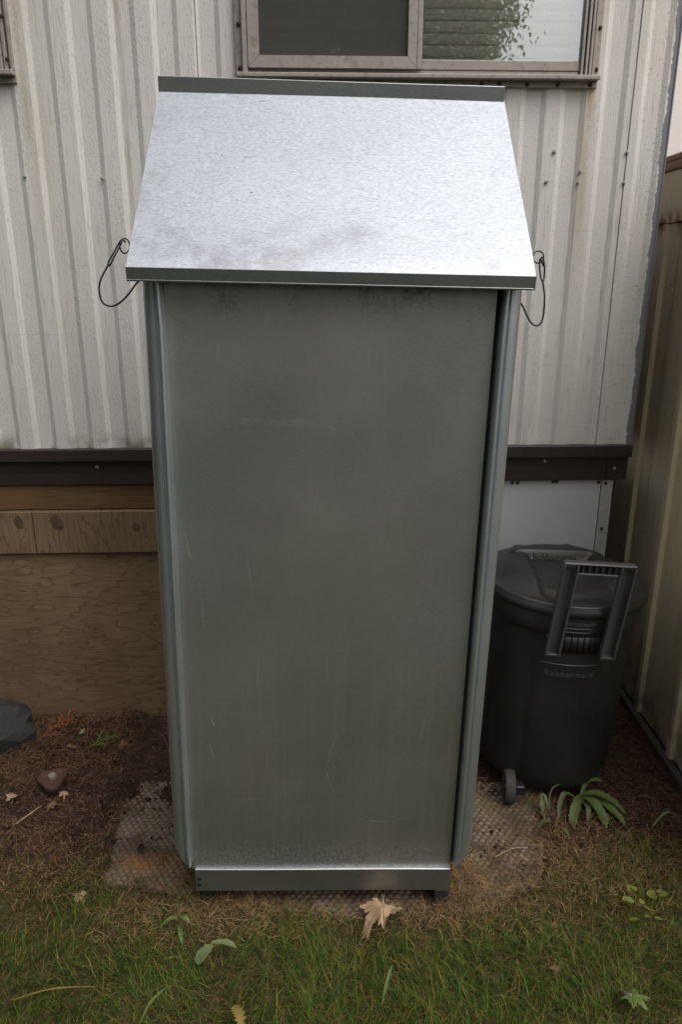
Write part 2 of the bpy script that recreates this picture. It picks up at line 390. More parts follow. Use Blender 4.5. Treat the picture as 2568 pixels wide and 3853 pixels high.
def make_ground():
    xs = np.concatenate([np.linspace(-60, -3, 14), np.linspace(-2.4, 2.4, 240), np.linspace(3, 60, 14)])
    ys = np.concatenate([np.linspace(-60, -1, 16), np.linspace(-.6, 3.4, 200), np.linspace(4, 60, 12)])
    b = MB(); b.grid([[(x, y, gz(x, y)) for x in xs] for y in ys])
    me = b.mesh('ground', True)
    t = NT('earth_and_lawn_soil'); x, y, z = t.sep()
    f1 = t.noise(9, 6, .65); f2 = t.noise(75, 5, .7); f3 = t.voro(130)
    c = t.mix(t.ramp(f1, [(.35, 0), (.65, 1)]), (.025, .0135, .009), (.082, .046, .031))
    c = t.mix(t.ramp(f2, [(.45, 0), (.7, .75)]), c, (.035, .024, .018))
    c = t.mix(t.ramp(f3, [(.0, .5), (.35, 0)]), c, (.13, .088, .064))
    near = t.rng(t.math('ADD', y, t.math('MULTIPLY', t.math('SUBTRACT', f1, .5), .2)), 1.62, 1.85, 1, 0)
    c = t.mix(near, c, t.mix(f2, (.035, .035, .014), (.09, .075, .035)))
    far = t.rng(y, .9, .2, 0, 1)
    c = t.mix(far, c, t.mix(t.noise(40, 4, .7), (.030, .038, .022), (.065, .070, .042)))
    h = t.math('ADD', t.math('MULTIPLY', f2, .6), t.math('MULTIPLY', f3, .7))
    m = t.fin(c, .95, 0, t.bump(h, .8, .008), .15)
    return link('ground', me, m, kind='structure')
make_ground()

# ------------------------------------------------------------------ mobile home
WD, WS = 2.55, .035
home = empty('mobile_home', (0, WD, 0), (0, 0, WS), label='mobile home with ribbed off white siding, brown belt trim and wooden skirting', cat='house')
def wallpt(u, y, z): return (u, y, z)
PITCH = .1245
def profile(u0, u1, lip=0):
    """ribbed sheet seen from above: (u, y); raised lands toward the viewer"""
    pts = []; k0 = math.floor((u0 + .929) / PITCH) - 1
    k = k0
    raw = []
    while -.929 + k * PITCH < u1 + PITCH:
        c = -.929 + k * PITCH          # centre of the light slope (faces right): land on its left
        raw += [(c - .0085, -.0070), (c - .0065, -.0064), (c + .0065, -.0006), (c + .0085, 0)]
        d = c + PITCH * .5             # dark slope
        raw += [(d - .0085, 0), (d - .0065, -.0006), (d + .0065, -.0064), (d + .0085, -.0070)]
        k += 1
    raw.sort()
    def at(u):
        for a, b in zip(raw, raw[1:]):
            if a[0] <= u <= b[0]: return a[1] + (b[1] - a[1]) * (u - a[0]) / max(1e-9, b[0] - a[0])
        return 0
    pts = [(u0, at(u0))] + [p for p in raw if u0 < p[0] < u1] + [(u1, at(u1))]
    return pts
HOLES = [(-.285, .765, 2.262, 3.14), (-1.69, -1.0, 2.262, 3.14)]
def siding(u0, u1, z0, z1, off=0.0):
    p = profile(u0, u1); b = MB()
    for e in (-.285, .765, -1.0, -1.69):
        if u0 < e < u1:
            k = next(i for i in range(len(p)) if p[i][0] > e); a_, c_ = p[k - 1], p[k]
            p.insert(k, (e, a_[1] + (c_[1] - a_[1]) * (e - a_[0]) / (c_[0] - a_[0])))
    rows = sorted(list(np.linspace(z0, z1, 14)) + [2.262, 3.14])
    m_ = len(p)
    V = [(u, y + off + .0016 * mn.noise(Vector((u * 4, 0, z * 2.5))), z) for z in rows for (u, y) in p]; F = []
    for i in range(len(rows) - 1):
        for j in range(m_ - 1):
            uc = (p[j][0] + p[j + 1][0]) / 2; zc = (rows[i] + rows[i + 1]) / 2
            if any(h[0] < uc < h[1] and h[2] < zc < h[3] for h in HOLES): continue
            F.append((i * m_ + j, i * m_ + j + 1, (i + 1) * m_ + j + 1, (i + 1) * m_ + j))
    b.add(V, F)
    # turned edges so that the sheet has body
    b.grid([[(p[0][0], p[0][1] + off, z), (p[0][0], p[0][1] + off + .02, z)] for z in rows])
    b.grid([[(p[-1][0], p[-1][1] + off, z), (p[-1][0], p[-1][1] + off + .02, z)] for z in rows])
    return b.build('siding_panel', M['siding'], home)
ZT = 3.42
siding(-2.6, -1.657, 1.12, ZT); siding(-1.654, -.434, 1.12, ZT, -.002)
siding(-.4315, .9045, 1.12, ZT); siding(.9065, 1.028, 1.12, ZT, -.003)
b = MB(); b.box(1.0285, 1.0325, -.012, 3.2, 1.12, ZT); b.build('end_wall', M['siding'], home)
b = MB(); b.box(-2.6, 1.026, .16, .18, 1.13, ZT); b.build('wall_backing', M['room'], home)
b = MB(); b.box(-2.75, 1.14, -.11, 3.3, ZT + .002, ZT + .12, .006); b.build('roof', M['white_strip'], home)
def trim_len(name, u0, u1, z0, z1, y0, y1, mat, c=.002): 
    return MB().box(u0, u1, y0, y1, z0, z1, c).build(name, mat, home)
trim_len('belt_trim', -2.6, 1.034, 1.078, 1.121, -.028, .018, M['brown_trim'])
trim_len('belt_trim', -2.6, .954, .990, 1.079, -.010, .012, M['brown_trim'])
trim_len('belt_trim', .9555, 1.0315, .990, 1.079, -.007, .014, M['brown_trim'])
trim_len('floor_beam', -2.6, 1.02, .90, 1.11, .056, .09, M['dark_gap'])
# wooden skirting on the left, white sheet on the right
b = MB(); b.box(-2.6, .22, -.006, .034, .892, .989, .004, Matrix.Translation((0, .012, .94)) @ Matrix.Rotation(R(8), 4, 'X') @ Matrix.Translation((0, 0, -.94)))
b.build('skirting_board', M['board'], home)
for (a, c_) in ((-2.4, -1.108), (-1.105, .2)):
    MB().box(a, c_, -.002, .011, .731, .888, .0015).build('plywood_strip', M['ply_strip'], home)
MB().box(-2.6, .2, .013, .026, -.05, .89, .001).build('plywood_sheet', M['ply'], home)
MB().box(.2015, .9455, .004, .010, .0, .988, .001).build('white_skirting_sheet', M['white_panel'], home)
MB().box(.9475, .990, .001, .007, .0, .987, .001).build('white_edge_strip', M['white_strip'], home)
MB().box(.984, .9905, .0072, 2.6, .0, .987).build('skirting_return', M['dark_gap'], home)
# knots in the plywood strip
for (u, z, r) in ((-1.155, .852, .017), (-1.02, .85, .022), (-.74, .83, .013)):
    b = MB(); b.lathe([(r, 0), (r * .95, .0012), (r * .5, .0016)], 20, Matrix.Translation((u, -.002, z)) @ Matrix.Rotation(R(90), 4, 'X') @ Matrix.Scale(1.35, 4, (0, 1, 0)), lambda r_, w_, z_: r_ * (1 + .16 * sin(2 * w_ + u * 40) + .08 * sin(5 * w_)))
    b.build('knot', simple('wood_knot', (.095, .056, .031), .8, 0, 160, .6), home)
# screws
def screw_mesh(r, h):
    b = MB(); b.lathe([(r * 1.45, 0), (r * 1.45, h * .25), (r, h * .3), (r, h * .9), (r * .75, h)], 8); return b.mesh('screw', False)
SC = screw_mesh(.0042, .006); SC.materials.append(M['screw'])
SCR = screw_mesh(.0045, .006); SCR.materials.append(M['rust_dark'])
def screw(u, z, y, me=SC, parent=home):
    return link('screw', me, None, parent, (u, y, z), (R(90), random.random(), 0))

for (u, z) in ((-.9845, 1.985), (-.7455, 1.981), (-1.23, 1.984), (.6725, 2.063), (.655, 1.976), (.7605, 2.006), (.757, 1.974), (.905, 2.062), (.9055, 1.974)):
    screw(u, z, -.0095)
for (u, z) in ((-.99, 1.055), (-.855, 1.055), (-.672, 1.058), (.728, 1.062), (.895, 1.062)):
    screw(u, z, -.0105, SC if u in (-.855, .728) else SCR)
screw(.984, 1.033, -.0075); screw(1.02, 1.10, -.0285, SCR)
for (u, z) in ((.62, .979), (.64, .979), (.77, .982), (.782, .982), (.936, .978)): screw(u, z, .0035, SCR)
for (u, z) in ((.962, .975), (.965, .80), (.968, .66)): screw(u, z, .0005, SCR)

# windows -----------------------------------------------------------
def frame_piece(win, u0, u1, z0, z1, y0, y1=.012, mat='alu', c=.002, name='frame'):
    return MB().box(u0, u1, y0, y1, z0, z1, c).build(name, M[mat], win)
# reveal boxes so that no light leaks round the frame
def mitred(win, a, bb, c_, d, y0, y1, name='sash'):
    """prism from quad a,b,c,d in (u,z)"""
    b = MB(); v = [(p[0], y0, p[1]) for p in (a, bb, c_, d)] + [(p[0], y1, p[1]) for p in (a, bb, c_, d)]
    b.add(v, [(0, 1, 2, 3), (7, 6, 5, 4), (0, 4, 5, 1), (1, 5, 6, 2), (2, 6, 7, 3), (3, 7, 4, 0)])
    return b.build(name, M['alu'], win)
ZW = 3.16
win = empty('window'); win.parent = home; win.location = (0, -.012, 0)
# nailing flange and stepped outer frame
frame_piece(win, -.314, .7865, 2.2405, 2.2575, -.004, .011, name='nailing_flange', c=.001)
frame_piece(win, -.3155, -.3125, 2.262, ZW, -.010, .011, c=.001)
frame_piece(win, -.3125, -.296, 2.262, ZW, -.004, .0105, c=.001, name='nailing_flange')
frame_piece(win, -.2955, -.280, 2.262, ZW, -.020, .011)
frame_piece(win, -.3135, .7875, 2.258, 2.2705, -.030, .0115, name='sill')
frame_piece(win, -.279, .725, 2.2715, 2.283, -.006, .011, c=.001, name='track')
for u in (-.18, -.055, .09, .29, .47, .64):
    frame_piece(win, u, u + .02, 2.2725, 2.2755, -.0075, 0, 'dark_gap', .0005, 'weep_slot')
frame_piece(win, .7275, .7355, 2.272, ZW, -.016, .011, c=.001)
frame_piece(win, .7395, .7475, 2.272, ZW, -.020, .011, c=.001)
frame_piece(win, .7515, .7595, 2.272, ZW, -.020, .011, c=.001)
frame_piece(win, .7725, .7865, 2.272, ZW, -.004, .0105, c=.001, name='nailing_flange')
frame_piece(win, .7625, .7705, 2.272, ZW, -.016, .011, c=.001)
frame_piece(win, .725, .7868, 2.2712, ZW, .0112, .016, 'dark_gap', 0, 'shadow_gap')
for z in (2.2855, 2.40, 2.56, 2.75, 2.95): screw(-.3045, z, -.0045, SCR, win)
for z in (2.29, 2.4005, 2.55, 2.74, 2.94): screw(.7795, z, -.0045, SCR, win)
for u in (.43, .485, .57, .665, .765): screw(u, 2.249, -.0045, SCR, win)
# left sash (in front, with insect screen)
y0, y1 = -.022, -.002
mitred(win, (-.278, 2.284), (.226, 2.284), (.1985, 2.3165), (-.2445, 2.3165), y0, y1)
mitred(win, (-.278, 2.285), (-.245, 2.3175), (-.245, ZW), (-.278, ZW), y0 + .001, y1)
mitred(win, (.2265, 2.285), (.1995, 2.3175), (.1995, ZW), (.2265, ZW), y0 + .001, y1)
frame_piece(win, .2275, .2425, 2.284, ZW, -.016, .004, name='sash')
frame_piece(win, .243, .7265, 2.2845, 2.312, -.008, .004, name='sash')
MB().box(-.2445, .199, -.0115, -.0105, 2.317, ZW).build('insect_screen', M['screen'], win)
MB().box(-.2445, .199, -.005, -.003, 2.317, ZW).build('pane', M['glass'], win)
MB().box(.2430, .7265, -.0015, .0005, 2.3125, ZW).build('pane', M['glass'], win)
for k in range(26):
    zc = 2.318 + k * .0325
    P = [[(u, .040 + .003 * (1 - ((j - 3) / 3) ** 2) * -1 + .0045 * (j / 6), zc - .019 + .038 * j / 6 + .0012 * math.sin(k * 3 + u * 3)) for u in (-.278, -.1, .08, .24, .5, .725)] for j in range(7)]
    bb = MB(); bb.grid(P); bb.build('blind_slat', M['slat'], win, True)
b = MB()
for u in (-.13,): b.tube([(u, .031, 2.30), (u, .031, ZW)], .0009, 5)
b.build('blind_cord', M['slat'], win)
w2 = empty('window'); w2.parent = home; w2.location = (0, -.012, 0)
frame_piece(w2, -1.7, -.9725, 2.2405, 2.258, -.004, .011, name='nailing_flange', c=.001)
frame_piece(w2, -1.7, -.9735, 2.2585, 2.2725, -.028, .0115, name='sill')
for i, (a, y) in enumerate(((-.975, -.010), (-.990, -.016), (-1.002, -.020), (-1.014, -.020), (-1.026, -.020))):
    frame_piece(w2, a - .009, a, 2.2735, ZW, y, .011, c=.001)
frame_piece(w2, -1.06, -.974, 2.2732, ZW, .0112, .016, 'dark_gap', 0, 'shadow_gap')
frame_piece(w2, -1.7, -1.0355, 2.2735, 2.31, -.012, .004, name='sash')
MB().box(-1.7, -1.0355, -.002, .0, 2.3105, ZW).build('pane', M['glass'], w2)
for z in (2.30, 2.41, 2.55): screw(-.9865, z, -.0165, SCR, w2)

# ------------------------------------------------------------------ shed, neighbouring house
shed = empty('metal_shed', (1.19, 2.3, 0), label='cream metal shed with rust stains and brown eave trim beside the garbage can', cat='shed')
def shed_wall(y0, y1):
    raw = [(y0, 0)]; y = y0 + .09
    while y + .05 < y1:
        raw += [(y, 0), (y + .007, -.016), (y + .036, -.016), (y + .043, 0)]; y += .30
    raw.append((y1, 0))
    b = MB(); b.grid([[(x, yy, z) for (yy, x) in raw] for z in (.045, .5, 1.0, 1.5, 1.868)])
    b.grid([[(.02, yy, z) for (yy, x) in raw] for z in (.045, 1.868)])
    return b.build('wall_panel', M['shed'], shed)
for (a, c_) in ((-.75, -.152), (-.148, .452), (.456, 1.056), (1.06, 2.3)): shed_wall(a, c_)
MB().box(-.010, .02, -.75, 2.3, 1.870, 2.045, .003).build('header_band', M['shed'], shed)
MB().box(-.018, .03, -.76, 2.32, 2.047, 2.075, .004).build('eave_trim', M['shed_brown'], shed)
MB().box(-.014, .03, -.76, 2.32, 2.077, 2.100, .004).build('eave_trim', M['shed_brown'], shed)
MB().box(-.030, -.001, -.75, 2.3, -.03, .040, .004).build('base_rail', M['base_rail'], shed)
MB().box(.021, 1.6, -.75, 2.3, .0, 2.04).build('shed_body', M['shed'], shed)
b = MB(); b.add([(.031, -.76, 2.03), (.031, 2.32, 2.03), (.9, 2.32, 2.16), (.9, -.76, 2.16), (1.7, -.76, 2.03), (1.7, 2.32, 2.03)], [(0, 1, 2, 3), (3, 2, 5, 4), (0, 3, 4), (1, 5, 2)])
b.build('roof', M['shed'], shed)
house = empty('neighbouring_house', (3.4, 6.2, 0), label='pale pink white wall of the house rising behind the shed', cat='house')
for k in range(10):
    MB().box(-2.2 + k * .5, -1.704 + k * .5, 0, .12, 0, 4.4, .006).build('wall_panel', M['pale_siding'], house)
MB().box(-2.2, 2.8, .121, 3, 0, 4.3).build('wall_core', M['pale_siding'], house)
MB().box(-2.4, 3.0, -.25, 3.2, 4.402, 4.6, .01).build('roof', M['white_strip'], house)
# ------------------------------------------------------------------ dimpled pad
def pad_mesh():
    b = MB(); st = .003
    xs = np.arange(-.80, .74, st); ys = np.arange(1.575, 2.16, st)
    P = []; cre = []
    for y in ys:
        row = []
        # left and right borders wander; the front border is rounded
        x0 = -.700 - .13 * (y - 1.70) + .012 * mn.noise(Vector((y * 9, 0, 0))); x1 = .60 + .26 * (y - 1.69) + .012 * mn.noise(Vector((y * 9, 3, 0)))
        for x in np.linspace(x0, x1, len(xs)):
            q = max(0, (x - x0) if x < 0 else (x1 - x)); e = min(1, q / .03)
            fr = min(1, max(0, (y - 1.585 - .09 * (x / .6) ** 2) / .03))
            cxx = x / .0215; cyy = y / .0155
            k = math.floor(cyy); ox = .5 * (k % 2)
            dx = (cxx + ox) - round(cxx + ox); dy = cyy - k - .5
            bump = max(0, 1 - (dx * dx * 4.6 + dy * dy * 3.6))
            w = .75 + .5 * mn.noise(Vector((x * 20, y * 20, 1)))
            cre.append(bump ** .6)
            z = .012 + .0085 * bump ** .7 * w + .004 * mn.noise(Vector((x * 5, y * 5, 7))) - .03 * (1 - e) ** 2 - .03 * (1 - fr) ** 2
            row.append((x, y, z))
        P.append(row)
    b.grid(P); me = b.mesh('dimpled_pad', True)
    at = me.color_attributes.new('dimple', 'FLOAT_COLOR', 'POINT'); cc = np.ones((len(cre), 4)); cc[:, :3] = np.array(cre)[:, None]
    at.data.foreach_set('color', cc.reshape(-1).astype(np.float32)); return me
def pad_mat():
    t = NT('grimy_concrete'); x, y, z = t.sep()
    c = t.mix(t.noise(6, 5, .6), (.13, .098, .072), (.29, .225, .165))
    c = t.mix(t.ramp(t.noise(70, 4, .7), [(.5, 0), (.75, .6)]), c, (.07, .055, .042))
    c = t.mix(t.ramp(t.attr('dimple'), [(.1, .6), (.75, 0)]), c, (.060, .042, .030))
    c = t.mix(t.ramp(t.noise(9, 6, .65, loc=(4, 4, 0)), [(.45, 0), (.60, .75)]), c, (.062, .040, .028))
    r1 = t.math('MULTIPLY', t.rng(t.math('ABSOLUTE', t.math('ADD', x, .575)), .02, .13, 1, 0), t.rng(t.math('ABSOLUTE', t.math('SUBTRACT', y, 1.79)), .01, .06, 1, 0))
    c = t.mix(t.math('MULTIPLY', r1, t.ramp(t.noise(12, 4), [(.3, .1), (.65, .85)])), c, (.26, .13, .045))
    g = t.math('MULTIPLY', t.rng(x, -.52, -.42, 0, 1), t.math('MULTIPLY', t.rng(x, -.3, -.38, 0, 1), t.ramp(t.noise(8, 3), [(.4, .2), (.6, .8)])))
    g2 = t.math('MULTIPLY', t.rng(x, .4, .45, 0, 1), t.ramp(t.noise(7, 3, loc=(2, 1, 0)), [(.52, 0), (.66, .7)]))
    c = t.mix(t.math('MAXIMUM', g, g2), c, (.12, .105, .035))
    return t.fin(c, .9, 0, t.bump(t.noise(240, 4, .7), .5, .002), .2)
pad_m = pad_mat()
link('dimpled_pad', pad_mesh(), pad_m, label='grimy dimpled concrete pad under the steel cabinet', cat='paving')

# ------------------------------------------------------------------ steel cabinet
cab = empty('steel_cabinet', (-.04998, 1.5987, .08), (0, .022, .026), label='tall galvanized steel cabinet with sloping lid in front of the mobile home', cat='cabinet')
Z0 = .08
PY = .024                                        # the front sheet sits back behind the flanges
P = []
for i in range(30):
    z = .155 - Z0 + (1.70 - .155) * i / 29
    P.append([(u, PY + .0018 * math.sin(3.1 * u + 2.2 * z) + .0012 * mn.noise(Vector((u * 3, z * 3, 0))), z) for u in np.linspace(-.356, .3470, 16)])
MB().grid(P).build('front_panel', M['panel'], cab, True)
def flange(sg):
    prof = [(.400, .46), (.400, .06), (.400, .030), (.3985, .020), (.394, .0115), (.387, .006), (.380, .0035), (.374, .003),
            (.3715, .0085), (.3690, .0085), (.3665, .0005), (.3635, -.0022), (.3600, -.0022), (.3570, .0005), (.3555, .006), (.3545, .016), (.3535, .064)]
    zs = list(np.linspace(1.69, .30, 14)) + [.30 - .118 * math.sin(k / 12 * math.pi / 2) for k in range(1, 13)] 
    P = []
    for z in zs:
        k = 1.0
        if z < .26:
            q = min(1, (.26 - z) / .082); k = math.sqrt(max(0, 1 - q ** 2.2)) * .92 + .08
        fl = .004 * math.exp(-((z - 1.67) / .05) ** 2)
        P.append([(sg * (.3535 + (u - .3535) * k + (fl if u < .37 else 0)), y, z - Z0) for (u, y) in prof])
    o = MB().grid(P).build('side_flange', M['flange'], cab, True, sharp=50)
    return o
flange(-1); flange(1)
M['shell'] = simple('dark_steel_shell', (.10, .105, .11), .5, .6, 30, .3)
# sides and back of the shell, rising under the lid
b = MB()
for sg in (-1, 1):
    u = sg * .3975
    b.add([(u, .04, .18 - Z0), (u, .46, .18 - Z0), (u, .46, 2.08 - Z0), (u, .40, 2.08 - Z0), (u, .04, 1.745 - Z0), (u * .99, .04, .18 - Z0), (u * .99, .46, .18 - Z0), (u * .99, .46, 2.08 - Z0), (u * .99, .40, 2.08 - Z0), (u * .99, .04, 1.745 - Z0)],
          [(0, 1, 2, 3, 4), (9, 8, 7, 6, 5), (0, 5, 6, 1), (1, 6, 7, 2), (2, 7, 8, 3), (3, 8, 9, 4), (4, 9, 5, 0)])
b.box(-.352, .3535, .045, .047, .165 - Z0, 1.69 - Z0); b.box(-.395, .395, .462, .466, .14 - Z0, 2.08 - Z0); b.box(-.39, .39, .05, .46, .15 - Z0, .156 - Z0)
b.build('shell', M['shell'], cab)
# bottom rail: folded channel with rounded top edge
P = []
for u in np.linspace(-.346, .347, 12):
    w = .0008 * math.sin(u * 9)
    P.append([(u, y + w, z - Z0) for (y, z) in ((.040, .1612), (.0215, .1612), (.0165, .1604), (.0143, .1588), (.0138, .1565), (.0148, .088), (.017, .0855), (.04, .0855))])
rail = MB().grid(P).build('bottom_rail', M['lip'], cab)
for z in (.128, .108):
    b = MB(); b.lathe([(.0062, 0), (.0062, .0006)], 16, Matrix.Translation((-.3365, .0140, z - Z0)) @ Matrix.Rotation(R(90), 4, 'X'))
    b.build('bolt_hole', M['dark_gap'], rail)
M['foot'] = simple('black_foot', (.02, .02, .021), .5, 0, 60, .4)
for (u0, u1, y0) in ((.309, .350, .018), (-.345, -.305, .05), (.309, .350, .40), (-.345, -.305, .40)):
    MB().box(u0, u1, y0, y0 + .06, .012 - Z0, .0850 - Z0, .003).build('foot', M['foot'], cab)
# lid
lid = MB(); P = []
for i in range(26):
    s = i / 25
    row = []
    for u in np.linspace(-.418, .412, 20):
        row.append((u, -.030 + .430 * s, 1.705 - Z0 + .4015 * s + .0022 * math.sin(u * 5 + s * 4) * math.sin(math.pi * s) - .0035 * math.exp(-(s / .03) ** 2)))
    P.append(row)
lid.grid(P)
for (u, du) in ((-.418, -.0), (.412, .0)):       # turned-down side hems
    lid.grid([[(u, -.030 + .430 * s, 1.7035 - Z0 + .4015 * s), (u, -.030 + .430 * s, 1.676 - Z0 + .4015 * s)] for s in np.linspace(0, 1, 8)])
lo = lid.build('lid', M['lid'], cab, True, sharp=40)
P = []
for u in np.linspace(-.4185, .4125, 30):
    w = .0010 * math.sin(u * 7)
    P.append([(u, y + w, z - Z0) for (y, z) in ((-.0302, 1.7032), (-.0316, 1.7024), (-.0278, 1.6795), (-.0288, 1.6785), (-.0275, 1.6755), (-.020, 1.6765))])
MB().grid(P).build('front_lip', M['lip'], lo)
P = []
for u in np.linspace(-.4195, .4095, 30):
    w = .0012 * math.sin(u * 6 + 1)
    P.append([(u, y + w, z - Z0) for (y, z) in ((.3975, 2.1015), (.3965, 2.103), (.3935, 2.1345), (.3945, 2.1360), (.399, 2.1362), (.402, 2.133), (.404, 2.10), (.47, 2.07))])
MB().grid(P).build('ridge_lip', M['lip'], lo)
# tether cables
M['cable'] = simple('black_cable', (.012, .012, .012), .45, 0, 300, .3)
def spline(pts, n=10):
    pts = [Vector(p) for p in pts]; out = []
    for i in range(len(pts) - 1):
        p0 = pts[max(0, i - 1)]; p1 = pts[i]; p2 = pts[i + 1]; p3 = pts[min(len(pts) - 1, i + 2)]
        for k in range(n):
            t = k / n
            out.append(.5 * ((2 * p1) + (p2 - p0) * t + (2 * p0 - 5 * p1 + 4 * p2 - p3) * t * t + (3 * p1 - p0 - 3 * p2 + p3) * t ** 3))
    out.append(pts[-1]); return out
CABLES = [([(-0.4374, 0.06, 1.6719), (-0.4441, 0.056, 1.6767), (-0.454, 0.06, 1.6663), (-0.4631, 0.056, 1.6497), (-0.4766, 0.06, 1.6304), (-0.473, 0.056, 1.6252), (-0.4629, 0.06, 1.6428), (-0.4475, 0.056, 1.6664), (-0.4455, 0.06, 1.6725)], [(-0.4749, 0.06, 1.6287), (-0.4861, 0.06, 1.6118), (-0.4957, 0.06, 1.594), (-0.4998, 0.06, 1.5762), (-0.497, 0.06, 1.554), (-0.4875, 0.06, 1.5443), (-0.4719, 0.06, 1.5428), (-0.4546, 0.06, 1.5522), (-0.4368, 0.06, 1.5695), (-0.4189, 0.06, 1.5913), (-0.4054, 0.06, 1.6004)], [(-0.4324, 0.072, 1.6655), (-0.4329, 0.072, 1.6617), (-0.4338, 0.07, 1.6581), (-0.4352, 0.068, 1.6549), (-0.4369, 0.066, 1.6525), (-0.4387, 0.063, 1.6509), (-0.4406, 0.06, 1.6503), (-0.4424, 0.057, 1.6507), (-0.4441, 0.054, 1.652), (-0.4454, 0.052, 1.6542), (-0.4463, 0.05, 1.6572), (-0.4468, 0.048, 1.6606), (-0.4467, 0.048, 1.6644), (-0.4463, 0.048, 1.6682), (-0.4453, 0.05, 1.6717), (-0.444, 0.052, 1.6748), (-0.4424, 0.054, 1.6773), (-0.4405, 0.057, 1.6789), (-0.4387, 0.06, 1.6795), (-0.4368, 0.063, 1.6792), (-0.4352, 0.066, 1.6779), (-0.4338, 0.068, 1.6757), (-0.4329, 0.07, 1.6728), (-0.4324, 0.072, 1.6693)]), ([(0.4508, 0.06, 1.644), (0.4417, 0.056, 1.6579), (0.4412, 0.06, 1.6544), (0.4418, 0.056, 1.6385), (0.4478, 0.06, 1.619), (0.451, 0.056, 1.6146), (0.4542, 0.06, 1.6209), (0.4516, 0.056, 1.644), (0.4481, 0.06, 1.6598), (0.4432, 0.056, 1.6614), (0.4421, 0.06, 1.6544)], [(0.451, 0.06, 1.6155), (0.4539, 0.06, 1.6057), (0.4592, 0.06, 1.5832), (0.4612, 0.06, 1.5559), (0.4598, 0.06, 1.5329), (0.4533, 0.06, 1.5216), (0.4448, 0.06, 1.5205), (0.4344, 0.06, 1.5277), (0.4231, 0.06, 1.5441), (0.4127, 0.06, 1.5622), (0.3988, 0.06, 1.5774)], [(0.4525, 0.072, 1.6628), (0.4523, 0.072, 1.6596), (0.4511, 0.07, 1.6565), (0.449, 0.068, 1.6539), (0.4461, 0.066, 1.6518), (0.4427, 0.063, 1.6505), (0.4389, 0.06, 1.6499), (0.435, 0.057, 1.6502), (0.4313, 0.054, 1.6513), (0.428, 0.052, 1.6532), (0.4254, 0.05, 1.6556), (0.4236, 0.048, 1.6585), (0.4228, 0.048, 1.6617), (0.423, 0.048, 1.6648), (0.4241, 0.05, 1.6678), (0.4262, 0.052, 1.6705), (0.4291, 0.054, 1.6725), (0.4325, 0.057, 1.6739), (0.4363, 0.06, 1.6745), (0.4402, 0.063, 1.6742), (0.4439, 0.066, 1.6732), (0.4472, 0.068, 1.6714), (0.4498, 0.07, 1.6689), (0.4516, 0.072, 1.666)])]
for (loop, tail, ring) in CABLES:
    b = MB(); b.tube(spline(loop), .0018, 6); b.tube(spline(tail), .0020, 6)
    co = b.build('tether_cable', M['cable'], cab, True)
    b = MB(); b.tube(ring, .0016, 6, closed=True); b.build('ring', M['cable'], co, True)
# ------------------------------------------------------------------ garbage can
def plastic(name, col, r):
    t = NT(name); x, y, z = t.sep()
    f = t.noise(420, 2, .5); g = t.noise(5, 4, .6)
    c = t.mix(t.ramp(g, [(.35, 0), (.7, 1)]), col, tuple(v * 1.7 for v in col))
    c = t.mix(t.math('MULTIPLY', t.ramp(t.noise(160, 3, .7), [(.62, 0), (.75, 1)]), .35), c, (.10, .095, .085))
    return t.fin(c, r, 0, t.bump(f, .22, .0006), .5)
M['bin'] = plastic('black_plastic', (.0115, .0115, .012), .46)
M['bin_grey'] = plastic('worn_black_plastic', (.045, .046, .046), .45)
M['bin_lid'] = plastic('black_lid_plastic', (.016, .016, .017), .42)
M['wheel'] = plastic('dusty_wheel', (.030, .028, .026), .8)
bin_ = empty('garbage_can', (.708, 2.262, 0), (0, .030, -.08), label='black plastic wheeled garbage can with raised handle between the cabinet and shed', cat='garbage can')
FR = -math.pi / 2                                   # front of the can
def dang(w): return (w - FR + math.pi) % (2 * math.pi) - math.pi
def bodymod(r, w, z):
    d = abs(dang(w)); k = 0
    if .09 < z < .60:
        e = sstep(.09, .12, z) * (1 - sstep(.565, .585, z))
        k = .0065 * (1 - sstep(.40, .47, d)) * e
        d2 = abs(abs(dang(w)) - 1.35); k += .005 * (1 - sstep(.30, .36, d2)) * e
    return r + k
prof = [(.02, .060), (.165, .058), (.178, .060), (.190, .068), (.1985, .080), (.2035, .095), (.2055, .12), (.209, .2), (.213, .3), (.217, .4), (.221, .5), (.224, .57), (.2255, .60), (.227, .640),
        (.2285, .652), (.238, .658), (.2415, .664), (.2425, .690), (.2415, .716), (.241, .722), (.242, .727), (.241, .735), (.22, .737)]
b = MB(); b.lathe(prof, 144, None, bodymod); body = b.build('body', M['bin'], bin_, True, sharp=55)
# lid: polar height field
def lidz(r, w):
    w = w - .08; x = r * cos(w) - .008; y = r * sin(w); rr = r / .242
    z = .758 + .034 * (1 - sstep(.60, .97, rr))
    band = (1 - sstep(.085, .112, abs(x) + .06 * (y - .09))) * (1 - sstep(.078, .092, y))
    z -= .021 * band * (1 - sstep(.72, .93, rr))
    z -= .006 * band * sstep(.0, .2, -y) * (1 - sstep(.8, .95, rr))
    z += .010 * sstep(.085, .10, y) * (1 - sstep(.13, .20, y)) * (1 - sstep(.13, .17, abs(x)))
    z += .016 * (math.exp(-((x + .11) / .03) ** 2) + math.exp(-((x - .06) / .03) ** 2)) * sstep(.15, .185, y) * (1 - sstep(.87, .97, rr))
    return z
rs = [.004] + list(np.arange(.01, .241, .005))
b = MB(); n = 200; P = []
for r in rs: P.append([(r * cos(2 * math.pi * k / n), r * sin(2 * math.pi * k / n), lidz(r, 2 * math.pi * k / n)) for k in range(n + 1)])
for (r, z) in ((.2425, .7565), (.2445, .753), (.2450, .745), (.2478, .741), (.2485, .733), (.2475, .7215), (.244, .7205)):
    P.append([(r * cos(2 * math.pi * k / n), r * sin(2 * math.pi * k / n), z) for k in range(n + 1)])
